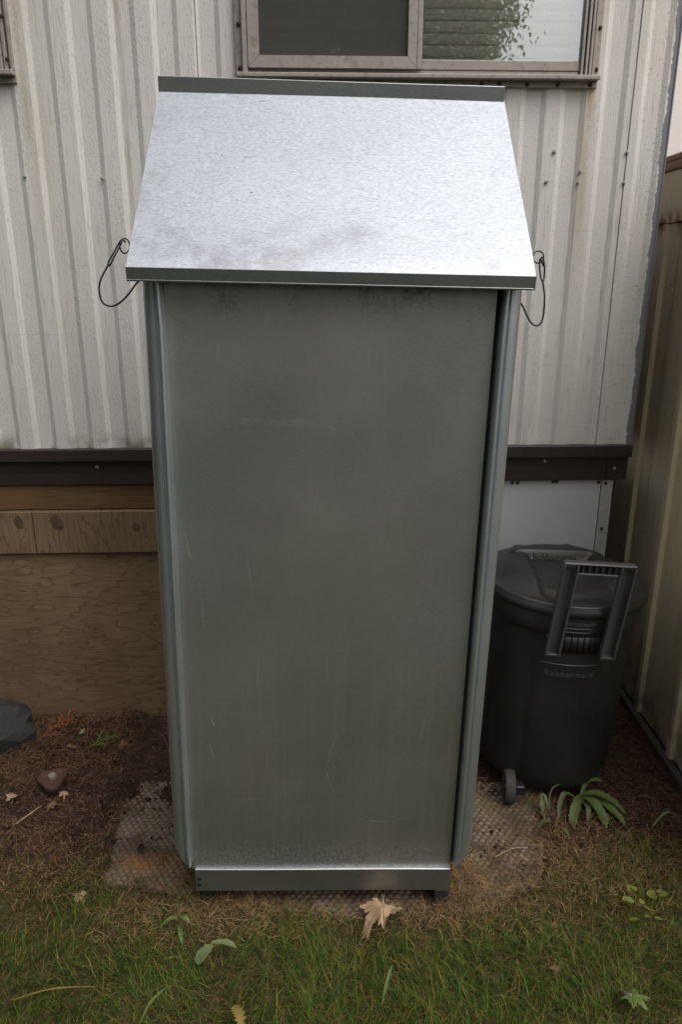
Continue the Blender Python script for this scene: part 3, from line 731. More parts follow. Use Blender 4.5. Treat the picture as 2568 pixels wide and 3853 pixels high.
b.grid(P); b.add([(0, 0, lidz(.004, 0))] + P[0][:-1], [(0, 1 + k, 1 + (k + 1) % n) for k in range(n)])
bl = b.build('lid', M['bin_lid'], bin_, True, sharp=70)
# lettering pocket on the lid: bevelled bar with a hollow front
def text_mesh(s, size, ext, mapf, spacing=1.0, bold=0.0):
    cu = bpy.data.curves.new('lettering', 'FONT'); cu.body = s; cu.size = size; cu.extrude = ext; cu.align_x = 'CENTER'; cu.align_y = 'CENTER'; cu.space_character = spacing
    cu.offset = bold; cu.resolution_u = 3
    o = bpy.data.objects.new('lettering', cu); COL.objects.link(o)
    me = bpy.data.meshes.new_from_object(o.evaluated_get(bpy.context.evaluated_depsgraph_get()))
    bpy.data.objects.remove(o); bpy.data.curves.remove(cu)
    for v in me.vertices: v.co = mapf(v.co)
    me.materials.clear(); me.update(); return me
def on_can(r0, z0, slope=.04):
    def f(c):
        z = z0 + c.y; r = r0 + slope * c.y + c.z; w = FR + c.x / r0
        return Vector((r * cos(w), r * sin(w), z))
    return f
link('lettering', text_mesh('Rubbermaid', .0255, .0018, on_can(.2275, .520), 1.15, .0006), M['bin_grey'], body)
link('lettering', text_mesh('<lock\u2022unlock>', .0165, .0012, on_can(.2428, .7005, 0), 1.1, .0004), M['bin_grey'], body)
link('lettering', text_mesh('Rubbermaid', .026, .0015, lambda c: Matrix.Rotation(.08, 3, 'Z') @ Vector((c.x - .002, .0795 - c.z + c.y * .25, .783 + c.y * .9)), 1.1, .0004), M['bin_grey'], bl)
# label panel moulding line and lock slot
def arc_bar(w0, w1, r, z0, z1, t=.004):
    b = MB(); n = 16; P = []
    for k in range(n + 1):
        w = FR + w0 + (w1 - w0) * k / n
        P.append([(q * cos(w), q * sin(w), z) for (q, z) in ((r, z0), (r + t * .8, z0 + .001), (r + t, (z0 + z1) / 2), (r + t * .8, z1 - .001), (r, z1))])
    b.grid(P); return b
arc_bar(-.36, .36, .2285, .552, .556, .0025).build('moulding', M['bin_grey'], body, True)
b = MB(); pts = []
for k in range(28):
    a = 2 * math.pi * k / 28; xx = .038 * max(-1, min(1, 1.25 * cos(a))); zz = .0062 * max(-1, min(1, 1.5 * sin(a)))
    w = FR + xx / .239; pts.append((.2428 * cos(w), .2428 * sin(w), .679 + zz))
b.tube(pts, .0017, 6, closed=True); b.build('lock_slot', M['bin_grey'], body, True)
# fluted grip block under the collar
for k in range(9):
    w = -.30 + k * .0755
    arc_bar(w - .031, w + .031, .2235, .598, .6585, .013).build('flute', M['bin'], body, True)
# handle: U-shaped channel
hd = MB()
def hbox(x0, x1, z0, z1, y0, y1, c=.003):
    def sh(p): return Vector((p.x * .92 + .014 + (p.z - .60) * .07, p.y - .017 - (p.z - .60) * .02, p.z))
    t = MB(); t.box(x0, x1, y0, y1, z0, z1, c); hd.add([tuple(sh(Vector(q))) for q in t.v], t.f)
for sg in (-1, 1):
    for (a, c_) in ((.064, .070), (.106, .112)):                      # two webs
        x0, x1 = sorted((sg * a, sg * c_)); hbox(x0, x1, .600, .898, -.268, -.246, .0015)
    x0, x1 = sorted((sg * .0702, sg * .1058)); hbox(x0, x1, .604, .885, -.244, -.2405, .001)
    x0, x1 = sorted((sg * .0702, sg * .1058)); hbox(x0, x1, .600, .606, -.262, -.2442, .001)
hbox(-.1125, .1125, .8985, .906, -.265, -.236, .003)
hbox(-.0637, .0637, .868, .874, -.262, -.240, .0015)
hbox(-.0637, .0637, .8742, .8983, -.244, -.2405, .001)
for u in (-.05, -.03, -.01, .01, .03, .05): hbox(u - .0015, u + .0015, .8742, .8983, -.2605, -.2442, 0)
hd.build('handle', M['bin_grey'], bin_)
body.scale = (1.075, 1.075, 1); bl.scale = (1.075, 1.075, 1)
# wheels and axle
def wheel(x, y, rz):
    Mx = Matrix.Translation((x, y, .068)) @ Matrix.Rotation(rz, 4, 'Z') @ Matrix.Rotation(R(90), 4, 'Y')
    b = MB(); b.lathe([(.018, -.012), (.040, -.012), (.046, -.017), (.0525, -.016), (.0555, -.010), (.0562, 0), (.0555, .010), (.0525, .016), (.046, .017), (.040, .012), (.018, .012)], 40, Mx)
    wo_ = b.build('wheel', M['wheel'], bin_, True, sharp=50)
    b = MB(); b.lathe([(.008, -.021), (.014, -.019), (.014, .019), (.008, .021)], 16, Mx); b.build('hub', M['bin'], wo_, True)
    return wo_
Mi = (Matrix.Translation((.708, 2.262, 0)) @ Euler((0, .030, -.08)).to_matrix().to_4x4()).inverted()
p1 = Mi @ Vector((.560, 2.065, .068)); p2 = Mi @ Vector((.86, 2.30, .068))
wheel(p1.x, p1.y, -.02); wheel(p2.x, p2.y, .1)
b = MB(); b.box(p1.x + .018, p1.x + .05, p1.y - .02, p1.y + .16, .05, .085, .004); b.box(p2.x - .05, p2.x - .02, p2.y - .02, p2.y + .1, .05, .075, .004)
b.tube([(p1.x, p1.y, .0675), (p2.x, p2.y, .0655)], .006, 8); b.build('axle', M['bin'], bin_)
# ------------------------------------------------------------------ strips: grass, straw, litter
def strips(name, base, az, tilt, length, width, color, mat, curl=.8, levels=3, seg_noise=.0, **kw):
    """ribbons with 'levels' segments; base (n,3), az heading, tilt 0 upright .. pi/2 flat"""
    n = len(base); L = levels
    t = np.linspace(0, 1, L + 1)
    verts = np.zeros((n, 2 * L + 1, 3)); pos = base.copy()
    hd = np.stack([np.cos(az), np.sin(az)], 1); side = np.stack([-np.sin(az), np.cos(az), np.zeros(n)], 1)
    for i in range(L + 1):
        w = width * (1 - t[i] ** 1.6) * .5
        if i < L:
            verts[:, 2 * i] = pos - side * w[:, None]; verts[:, 2 * i + 1] = pos + side * w[:, None]
            a = np.minimum(tilt + curl * t[i] * (1 + seg_noise * rng.normal(size=n)), 1.75)
            st = length / L
            pos = pos + np.stack([hd[:, 0] * np.sin(a), hd[:, 1] * np.sin(a), np.cos(a)], 1) * st[:, None]
            az2 = az + rng.normal(size=n) * seg_noise; hd = np.stack([np.cos(az2), np.sin(az2)], 1)
        else: verts[:, 2 * L] = pos
    m = 2 * L + 1
    loops = []; 
    quad = np.array([[2 * i, 2 * i + 1, 2 * i + 3, 2 * i + 2] for i in range(L - 1)])
    off = (np.arange(n) * m)[:, None]
    q = (quad.reshape(-1)[None, :] + off).reshape(n, -1); tr = np.array([2 * L - 2, 2 * L - 1, 2 * L])[None, :] + off
    lv = np.concatenate([q, tr], 1).reshape(-1)
    per = 4 * (L - 1) + 3
    ls = ((np.arange(n) * per)[:, None] + np.array([4 * i for i in range(L)])[None, :]).reshape(-1)
    lt = np.tile(np.array([4] * (L - 1) + [3]), n)
    me = bpy.data.meshes.new(name)
    me.vertices.add(n * m); me.vertices.foreach_set('co', verts.reshape(-1).astype(np.float32))
    me.loops.add(len(lv)); me.loops.foreach_set('vertex_index', lv.astype(np.int32))
    me.polygons.add(len(ls)); me.polygons.foreach_set('loop_start', ls.astype(np.int32)); me.polygons.foreach_set('loop_total', lt.astype(np.int32))
    me.update(calc_edges=True)
    ca = me.color_attributes.new('tint', 'FLOAT_COLOR', 'POINT')
    cc = np.ones((n, m, 4)); cc[:, :, :3] = color[:, None, :]
    ca.data.foreach_set('color', cc.reshape(-1).astype(np.float32))
    return link(name, me, mat, **kw)
def tint_mat(name, rough=.7, spec=.3, trans=.0):
    t = NT(name); c = t.attr('tint')
    if trans: 
        t.set(t.b.inputs['Base Color'], c); t.b.inputs['Roughness'].default_value = rough; t.b.inputs['Specular IOR Level'].default_value = spec
        tl = t.n('ShaderNodeBsdfTranslucent'); t.set(tl.inputs[0], c); mx = t.n('ShaderNodeMixShader'); mx.inputs[0].default_value = trans
        t.t.links.new(t.b.outputs[0], mx.inputs[1]); t.t.links.new(tl.outputs[0], mx.inputs[2]); t.t.links.new(mx.outputs[0], t.out.inputs[0]); return t.m
    return t.fin(c, rough, 0, None, spec)
M['blade'] = tint_mat('grass_blade', .6, .12, .3)
M['litter'] = tint_mat('dry_litter', .9, .05)
def nz(x, y, s, o=0.0): return np.array([mn.noise(Vector((a * s, b_ * s, o))) for a, b_ in zip(x, y)])
def sample(n, x0, x1, y0, y1, keep):
    x = rng.uniform(x0, x1, n); y = rng.uniform(y0, y1, n)
    k = np.array([keep(a, c_) for a, c_ in zip(x, y)]); m = rng.uniform(size=n) < k
    return x[m], y[m]
def lerp(a, b, t): return a + (b - a) * t[:, None]
def hz(x, y): return np.array([gz(a, c_) for a, c_ in zip(x, y)])
def on_pad(x, y):
    x0 = -.700 - .13 * (y - 1.70); x1 = .60 + .26 * (y - 1.69)
    return x0 < x < x1 and y > 1.60 + .09 * (x / .6) ** 2
def under(x, y): return abs(x + .02) < .40 and y > 1.585
# lawn
def lawn_density(x, y):
    if on_pad(x, y):
        if under(x, y): return .0
        e_ = min(x + .700 + .13 * (y - 1.70), .60 + .26 * (y - 1.69) - x); k_ = y - 1.60 - .09 * (x / .6) ** 2 + .05 * mn.noise(Vector((x * 8, y * 8, 2)))
        return .75 if k_ < .05 else (.35 if e_ < .03 + .05 * mn.noise(Vector((x * 8, y * 8, 4))) else .03)
    d = grassy(x, y)
    out = 1.0 if (abs(x) < 1.15 and y > 1.12) else .35
    return d * out * (1.0 if y < 1.5 else .8)
gx, gy = sample(130000, -1.8, 1.8, .6, 2.12, lawn_density)
n = len(gx)
patch = nz(gx, gy, 5.0, 1.7) + .5 * nz(gx, gy, 14, 4.4)
dry = np.clip((gy - 1.54) / .34 + patch * 1.35 - .22 * (np.abs(gx) > .42), 0, 1)
dry = np.clip(dry + .25, 0, .88)
isdry = rng.uniform(size=n) < dry
field = nz(gx, gy, 3.2, 9.1) * 4.5 + nz(gx, gy, 9, 2.1) * 2.0
az = field + rng.normal(size=n) * 1.15
length = np.where(isdry, rng.uniform(.02, .055, n), rng.uniform(.03, .085, n)) * np.clip(1.15 - .25 * dry, .7, 1.2)
tilt = np.where(isdry, rng.uniform(.55, 1.45, n), rng.uniform(.15, 1.05, n))
width = np.where(isdry, rng.uniform(.0007, .0014, n), rng.uniform(.0010, .0028, n)) * np.where(rng.uniform(size=n) < .06, 1.8, 1.0)
v = rng.uniform(size=n)
green = lerp(np.array([.016, .050, .006]), np.array([.10, .19, .026]), v ** 1.8)
yel = lerp(np.array([.12, .11, .018]), np.array([.20, .17, .04]), v)
green = np.where((rng.uniform(size=n) < .20 + .3 * dry)[:, None], yel, green)
straw = lerp(np.array([.065, .038, .013]), np.array([.26, .16, .065]), v ** 2.0)
col = np.where(isdry[:, None], straw, green)
zb = hz(gx, gy) - .004
strips('lawn', np.stack([gx, gy, zb], 1), az, tilt, length, width, col, M['blade'], 1.0, 3, .25, kind='stuff', label='matted lawn going from green to straw brown by the pad', cat='grass')
X, Y = sample(40000, -1.6, 1.6, .9, 2.0, lambda x, y: 0 if on_pad(x, y) else grassy(x, y)); n = len(X); v = rng.uniform(size=n)
strips('thatch', np.stack([X, Y, hz(X, Y) + rng.uniform(.0, .022, n)], 1), rng.uniform(0, 6.3, n), rng.uniform(1.0, 1.6, n), rng.uniform(.015, .05, n), rng.uniform(.0008, .0020, n), lerp(np.array([.03, .022, .008]), np.array([.20, .135, .055]), v ** 2.2), M['litter'], .2, 3, .3, kind='stuff', label='dead brown thatch between the grass blades', cat='grass')
# dry clippings heaped round the cabinet's foot and along the edge of the pad
cl = [(.352, 1.70, .045, .07, 900), (.335, 1.64, .05, .04, 900), (-.27, 1.60, .08, .04, 700), (-.40, 1.62, .1, .03, 350), (.12, 1.585, .16, .03, 500), (.70, 1.80, .13, .08, 1100), (.92, 1.72, .16, .10, 900), (.50, 1.62, .12, .05, 600), (-.50, 1.56, .1, .05, 400), (-.85, 1.72, .15, .06, 500), (.365, 1.79, .015, .06, 250)]
X = np.concatenate([rng.normal(a, s, k) for (a, b_, s, s2, k) in cl]); Y = np.concatenate([rng.normal(b_, s2, k) for (a, b_, s, s2, k) in cl])
n = len(X); v = rng.uniform(size=n)
zc = hz(X, Y) + np.abs(rng.normal(size=n)) * .012 + np.where(np.hypot(X - .35, Y - 1.69) < .07, rng.uniform(.0, .045, n), 0) + .012
strips('dry_clippings', np.stack([X, Y, zc], 1), rng.uniform(0, 6.3, n), rng.uniform(1.0, 1.6, n), rng.uniform(.02, .06, n), rng.uniform(.0009, .0019, n), lerp(np.array([.09, .055, .025]), np.array([.32, .215, .11]), v ** 1.9), M['litter'], .3, 4, .4, kind='stuff', label='dry straw coloured grass clippings heaped by the cabinet foot', cat='clippings')
# needles, straws and bark crumbs on the bare earth
def litter_density(x, y):
    if under(x, y): return 0
    if on_pad(x, y): return .20 if x > 0 else .10
    d = 1 - .85 * grassy(x, y)
    if x < -.3 and y > 2.24: d *= 1.0
    elif x < 0: d *= .42 + .35 * mn.noise(Vector((x * 6, y * 6, 0)))
    else: d *= .7
    return max(0, d)
X, Y = sample(60000, -1.8, 1.17, 1.62, 2.55, litter_density); n = len(X); v = rng.uniform(size=n)
deb = np.clip((Y - 2.22) / .2, 0, 1) * (X < 0)
col = lerp(np.array([.038, .019, .012]), np.array([.29, .18, .11]), v ** 2.0)
col = np.where((rng.uniform(size=n) < .10)[:, None], lerp(np.array([.16, .065, .03]), np.array([.28, .14, .06]), v), col)
strips('needle_litter', np.stack([X, Y, hz(X, Y) + .003 + rng.uniform(0, .012, n) * (1 + 1.6 * deb) + .012 * np.array([on_pad(a, c_) for a, c_ in zip(X, Y)])], 1), rng.uniform(0, 6.3, n), rng.uniform(1.3, 1.62, n), rng.uniform(.012, .05, n) * (1 + .5 * deb), rng.uniform(.0007, .0018, n), col, M['litter'], .12, 3, .3, kind='stuff', label='brown needles and straws strewn over the bare earth', cat='litter')
def crumbs(name, n, keep, s0, s1, c0, c1, box, flat=.6, **kw):
    X, Y = sample(n, *box, keep); n = len(X)
    base = np.array([[1, 0, 0], [-1, 0, 0], [0, 1, 0], [0, -1, 0], [0, 0, 1], [0, 0, -1]], float)
    fc = np.array([[0, 2, 4], [2, 1, 4], [1, 3, 4], [3, 0, 4], [2, 0, 5], [1, 2, 5], [3, 1, 5], [0, 3, 5]])
    s = s0 + (s1 - s0) * rng.uniform(size=n) ** 2.5
    jit = rng.uniform(.5, 1.3, (n, 6, 3)); a = rng.uniform(0, 6.3, n); ca, sa = np.cos(a), np.sin(a)
    V = base[None] * jit * s[:, None, None]; V[:, :, 2] *= flat; V[:, :, 0] *= rng.uniform(.6, 1.6, n)[:, None]
    x = V[:, :, 0] * ca[:, None] - V[:, :, 1] * sa[:, None]; y = V[:, :, 0] * sa[:, None] + V[:, :, 1] * ca[:, None]
    zz = hz(X, Y) + s * .25 + .012 * np.array([on_pad(a, c_) for a, c_ in zip(X, Y)])
    V = np.stack([x + X[:, None], y + Y[:, None], V[:, :, 2] + zz[:, None]], 2)
    F = (fc[None] + (np.arange(n) * 6)[:, None, None]).reshape(-1)
    me = bpy.data.meshes.new(name); me.vertices.add(n * 6); me.vertices.foreach_set('co', V.reshape(-1).astype(np.float32))
    me.loops.add(len(F)); me.loops.foreach_set('vertex_index', F.astype(np.int32)); me.polygons.add(n * 8)
    me.polygons.foreach_set('loop_start', (np.arange(n * 8) * 3).astype(np.int32)); me.polygons.foreach_set('loop_total', np.full(n * 8, 3, np.int32)); me.update(calc_edges=True)
    at = me.color_attributes.new('tint', 'FLOAT_COLOR', 'POINT'); cc = np.ones((n, 6, 4)); cc[:, :, :3] = lerp(np.array(c0), np.array(c1), rng.uniform(size=n) ** 1.8)[:, None, :]
    at.data.foreach_set('color', cc.reshape(-1).astype(np.float32)); return link(name, me, M['litter'], **kw)
crumbs('soil_crumbs', 42000, lambda x, y: 0 if under(x, y) else (.12 if on_pad(x, y) else (1 - grassy(x, y)) * (.6 + .5 * mn.noise(Vector((x * 7, y * 7, 3))))), .0012, .0095, (.026, .015, .010), (.15, .095, .066), (-1.8, 1.17, 1.7, 2.55), kind='stuff', label='crumbs of earth and bark on the ground', cat='soil')

# ------------------------------------------------------------------ stones, iron, twigs, cones
def rock():
    b = MB(); n, m = 13, 8; P = []
    for i in range(m + 1):
        th = math.pi * i / m; row = []
        for k in range(n + 1):
            w = 2 * math.pi * (k % n) / n
            d = Vector((sin(th) * cos(w), sin(th) * sin(w), cos(th)))
            r = 1 + .26 * mn.noise(d * 1.3 + Vector((4, 1, 2))) + .16 * mn.noise(d * 3.4)
            for (nx, ny, nzz, c_) in ((.5, -.6, .62, .72), (-.7, -.3, .5, .80), (.9, .1, -.1, .78), (0, .2, .98, .80), (.2, -.95, -.1, .74), (.62, .3, .7, .84)):
                q = d.dot(Vector((nx, ny, nzz)).normalized())
                if q * r > c_: r = c_ / q
            row.append((d.x * r * .15, d.y * r * .13, d.z * r * .135))
        P.append(row)
    b.grid(P); return b.mesh('rock', False)
me = rock()
t = NT('dark_basalt'); c = t.mix(t.noise(12, 6, .65), (.012, .0118, .0118), (.040, .039, .038)); c = t.mix(t.ramp(t.noise(60, 4, .7), [(.6, 0), (.74, .6)]), c, (.09, .085, .08))
link('rock', me, t.fin(c, .8, 0, t.bump(t.noise(45, 6, .7), .6, .006)), None, (-1.285, 2.39, .06), (.15, -.1, .4), label='dark angular rock lying at the left by the plywood skirting', cat='rock')
def iron_cap():
    root = empty('iron_cap', (-.985, 2.135, 0), (R(4), R(-5), .35), label='rusty red iron cap with a bolt head sticking out of the earth', cat='pipe cap')
    t = NT('rusty_iron'); c = t.mix(t.noise(35, 6, .65), (.055, .024, .017), (.11, .052, .038)); c = t.mix(t.ramp(t.noise(14, 4), [(.5, 0), (.75, .7)]), c, (.07, .045, .035))
    rm = t.fin(c, .85, .1, t.bump(t.noise(90, 5, .7), .6, .003))
    def tri(r, w, z): return r * (1 + .17 * cos(3 * (w - .5)) + .02 * mn.noise(Vector((w, z * 30, 1))))
    b = MB(); b.lathe([(.038, .038), (.050, .040), (.054, .044), (.055, .058), (.052, .063), (.047, .065), (.042, .0635), (.038, .060), (.030, .0595), (.0, .0595)], 48, None, tri); b.build('plate', rm, root, True, sharp=60)
    b = MB(); b.lathe([(.036, -.02), (.031, .02), (.034, .0415)], 32); b.build('neck', rm, root, True)
    b = MB(); b.lathe([(.0165, .0602), (.0165, .072), (.0145, .0745), (.0, .0745)], 6); b.build('bolt', simple('zinc_bolt', (.30, .27, .22), .6, .4, 120, .4), root)
iron_cap(); bpy.data.objects['iron_cap'].scale = (.86, .86, .95)
M['twig'] = simple('twig_bark', (.055, .038, .028), .85, 0, 160, .5, .4, .001)
M['twig_red'] = simple('red_twig_bark', (.13, .065, .042), .8, 0, 160, .4, .4, .001)
M['straw'] = simple('pale_straw', (.36, .27, .17), .7, 0, 160, .3)
def twig(name, pts, r, mat, label):
    p = spline(pts, 6); k = len(p)
    MB().tube(p, [r * (1 - .45 * i / k) * (1 + .15 * sin(i * 2.1)) for i in range(k)], 6).build(name, mat, None, True, label=label, cat='twig')
twig('twig', [(-.572, 1.673, .026), (-.512, 1.664, .030), (-.455, 1.663, .027)], .0045, M['twig'], 'thick dark twig lying on the front left corner of the dimpled pad')
twig('straw_stalk', [(-1.049, 1.959, .012), (-1.02, 2.0, .016), (-.999, 2.044, .013)], .0022, M['straw'], 'pale straw stalk on bare earth left of the dimpled pad')
twig('twig', [(-.712, 2.396, .06), (-.66, 2.35, .07), (-.618, 2.279, .03)], .0018, M['twig_red'], 'thin reddish twig leaning in the litter beside the cabinet')
twig('twig', [(-.829, 2.096, .012), (-.815, 2.06, .018), (-.794, 2.017, .012)], .0016, M['twig_red'], 'short thin brown twig between the iron cap and the pad')
twig('twig', [(1.005, 2.079, .02), (1.03, 2.07, .03), (1.057, 2.053, .02)], .0026, M['twig_red'], 'reddish brown twig right of the green weed by the shed')
twig('twig', [(.906, 1.981, .018), (.945, 1.965, .03), (.983, 1.959, .018)], .0028, M['twig'], 'dark brown twig in front of the green weed on the earth')
twig('straw_stalk', [(.464, 1.801, .026), (.525, 1.828, .034), (.574, 1.838, .028)], .0012, M['straw'], 'thin curved straw on the right part of the dimpled pad')
def cone_mesh():
    b = MB(); rows = 8
    for i in range(rows):
        f = (i + .5) / rows; r = .0105 * math.sin(math.pi * (f * .82 + .14)); z = -.016 + .032 * f
        for k in range(7):
            w = 2 * math.pi * (k + .5 * (i % 2)) / 7; c, s = cos(w), sin(w)
            p = lambda rr, t_, dz: (rr * c - t_ * s, rr * s + t_ * c, z + dz)
            b.add([p(r * .35, -.002, -.001), p(r * .35, .002, -.001), p(r, .0032, .0026), p(r * 1.1, 0, .0042), p(r, -.0032, .0026), p(r * .8, 0, -.0005)], [(0, 1, 2, 3, 4), (0, 5, 1), (1, 5, 2), (2, 5, 3), (3, 5, 4), (4, 5, 0)])
    return b.mesh('pine_cone')
CN = cone_mesh(); CN.materials.append(simple('cone_brown', (.075, .042, .028), .8, 0, 200, .4))
for (x, y, z, rx, rz, lb) in ((-.809, 2.177, .012, 1.2, .3, 'dark small cone on bare earth beside the cabinet, right of the iron cap'), (-.891, 2.134, .010, 1.4, 1.2, 'dark small cone just right of the rusty iron cap'),
        (-.846, 1.933, .010, 1.0, 2.2, 'dark small cone on bare earth just left of the dimpled pad'), (-.611, 1.833, .031, 1.35, .1, 'brown cone lying on the dimpled pad left of the cabinet'),
        (-1.077, 2.353, .018, 1.5, .8, 'brown cone in the litter between the rock and orange sprig'), (-.777, 1.961, .010, 1.5, -.6, 'pale weathered cone at the left edge of the dimpled pad'), (.897, 2.175, .012, 1.3, 1.9, 'dark cone on the earth right of the garbage can')):
    link('pine_cone', CN, None, None, (x, y, z), (rx, 0, rz), label=lb, cat='cone', group='small cones on the ground')

# ------------------------------------------------------------------ leaves and weeds
def leaf_mat(name, c0, c1, rough=.6, trans=.25, spots=None, sc=60):
    t = NT(name); c = t.mix(t.noise(sc, 4, .6), c0, c1)
    if spots: c = t.mix(t.ramp(t.noise(sc * 1.5, 4, .7, loc=(1, 2, 3)), [(.6, 0), (.72, .85)]), c, spots)
    t.set(t.b.inputs['Base Color'], c); t.b.inputs['Roughness'].default_value = rough; t.b.inputs['Specular IOR Level'].default_value = .3
    t.set(t.b.inputs['Normal'], t.bump(t.noise(140, 3), .2, .001))
    tl = t.n('ShaderNodeBsdfTranslucent'); t.set(tl.inputs[0], c); mx = t.n('ShaderNodeMixShader'); mx.inputs[0].default_value = trans
    t.t.links.new(t.b.outputs[0], mx.inputs[1]); t.t.links.new(tl.outputs[0], mx.inputs[2]); t.t.links.new(mx.outputs[0], t.out.inputs[0]); return t.m
M['tan_leaf'] = leaf_mat('dried_maple_leaf', (.34, .22, .12), (.50, .36, .22), .65, .2, (.17, .085, .04), 40)
M['brown_leaf'] = leaf_mat('brown_leaf', (.15, .08, .045), (.27, .16, .10), .7, .15)
M['green_leaf'] = leaf_mat('weed_leaf', (.085, .125, .03), (.15, .20, .06), .5, .3)
M['pale_green_leaf'] = leaf_mat('pale_green_leaf', (.10, .135, .055), (.17, .21, .095), .55, .3)
M['yellow_green'] = leaf_mat('yellow_green_leaf', (.13, .155, .026), (.20, .215, .045), .55, .35)
M['orange_sprig'] = leaf_mat('orange_cedar', (.24, .075, .03), (.36, .12, .05), .7, .15)
M['green_sprig'] = leaf_mat('green_cedar', (.085, .12, .025), (.15, .18, .04), .65, .15)
def maple(size, curl, seed, name, mat, label, loc, rot, lobes=5, petiole=True, parts=None):
    rs = random.Random(seed); n = 150; rings = 9
    def rad(w):                                       # w = 0 is the tip; lobed outline with teeth
        a = abs((w + math.pi) % (2 * math.pi) - math.pi)
        best = .50 if a < 2.6 else .25
        for (c0, ln, wd) in ((0, .86, .46), (.92, .90, .44), (1.85, .74, .42)):
            d = abs(a - c0)
            if d < wd * 1.5: best = max(best, ln * max(0, 1 - (d / (wd * 1.5)) ** 1.15) * .72 + .28 * (1 if d < wd * 1.5 else 0))
        return best * (1 + .10 * math.sin(w * 23 + seed) * (best > .4) + .03 * rs.uniform(-1, 1))
    rd = [rad(2 * math.pi * k / n) for k in range(n)]
    b = MB(); P = []
    for i in range(rings + 1):
        f = (i + .02) / (rings + .02); row = []
        for k in range(n + 1):
            w = 2 * math.pi * (k % n) / n; r = rd[k % n] * f; x = r * sin(w); y = r * cos(w)
            vein = min(abs((w - c0 + math.pi) % (2 * math.pi) - math.pi) for c0 in (0, .92, -.92, 1.85, -1.85))
            z = curl * (.35 * r * r * math.sin(2 * w + seed) + .22 * r * mn.noise(Vector((x * 2.6, y * 2.6, seed))) - .30 * r * r) - .05 * max(0, 1 - vein / .10) * min(1, r * 2)
            row.append((x * size, y * size, z * size))
        P.append(row)
    b.grid(P)
    if not petiole: return b.build(name, mat, None, True, loc=loc, rot=rot, label=label, cat='leaf')
    root = empty(name, loc, rot, label=label, cat='leaf')
    b.build('blade', mat, root, True)
    MB().tube([(0, 0, 0), (0, -size * .4, size * .05), (size * .1, -size * .75, size * .02)], .0012, 5).build('petiole', M['straw'], root, True)
    return root
maple(.072, 1.5, 3, 'maple_leaf', M['tan_leaf'], 'large curled tan maple leaf lying in front of the cabinet', (.114, 1.578, .074), (R(14), R(6), R(176))).scale = (1.1, .9, 1.2)
maple(.045, .8, 5, 'maple_leaf', M['green_leaf'], 'green leaf with a black spot in the lawn at the lower right', (.70, 1.335, .048), (R(18), R(-12), R(215)))
b = MB(); b.lathe([(.011, 0), (.009, .0022), (.0, .003)], 14, Matrix.Translation((.688, 1.338, .0475)) @ Matrix.Rotation(R(25), 4, 'X') @ Matrix.Scale(.7, 4, (1, 0, 0)), lambda r, w, z: r * (1 + .25 * sin(3 * w)))
b.build('blotch', simple('black_blotch', (.02, .017, .016), .7), None)
bl_ = bpy.data.objects['blotch']; par = bpy.data.objects['maple_leaf.001']; bl_.parent = par
bpy.context.view_layer.update(); bl_.matrix_parent_inverse = par.matrix_world.inverted()
for i, (x, y, s, m, lb) in enumerate(((-.999, 2.348, .024, 'brown_leaf', 'small brown leaf left of the green cedar sprig'), (-.808, 2.338, .030, 'brown_leaf', 'reddish brown leaf right of the green cedar sprig'), (-.945, 2.103, .022, 'tan_leaf', 'small tan leaf at the foot of the iron cap'),
        (-.969, 2.045, .028, 'brown_leaf', 'brown leaf on bare earth in front of the iron cap'), (-.751, 1.668, .030, 'tan_leaf', 'small tan leaf at the lawn edge below the pad corner'), (-1.109, 2.072, .026, 'tan_leaf', 'tan leaf on the earth at the left picture edge'),
        (-.05, 1.60, .030, 'brown_leaf', 'small brown leaf under the middle of the bottom rail'), (.55, 1.44, .02, 'brown_leaf', 'tiny brown leaf in the lawn below the right pad corner'))):
    maple(s, 1.2, 11 + i, 'fallen_leaf', M[m], lb, (x, y, gz(x, y) + .018), (R(12 * sin(i * 3)), R(14 * cos(i * 2)), i * 1.3), petiole=False)
def blade_leaf(pts, width, teeth=0, fold=.25, n=14, seed=0, tipw=.1):
    p = spline(pts, max(2, n // (len(pts) - 1))); k = len(p); P = []
    rs = random.Random(seed)
    for i, q in enumerate(p):
        t_ = i / (k - 1); a = p[max(0, i - 1)]; c_ = p[min(k - 1, i + 1)]; d = (c_ - a).normalized()
        s = d.cross(Vector((0, 0, 1))); s = s.normalized() if s.length > .05 else Vector((1, 0, 0)); up = s.cross(d)
        w = width * .5 * (sin(math.pi * min(1, .08 + t_ * .95)) ** .7)
        w *= (1 + teeth * (1 if i % 2 else -1) * .5) * (1 + .15 * rs.uniform(-1, 1))
        P.append([q - s * w + up * w * fold, q - s * w * .5 + up * w * fold * .4, q, q + s * w * .5 + up * w * fold * .4, q + s * w + up * w * fold])
    return MB().grid(P)
wd = empty('weed_plant', (.80, 2.055, 0), label='leafy green weed growing at the foot of the garbage can', cat='weed')
C0 = Vector((.0, .0, .05))
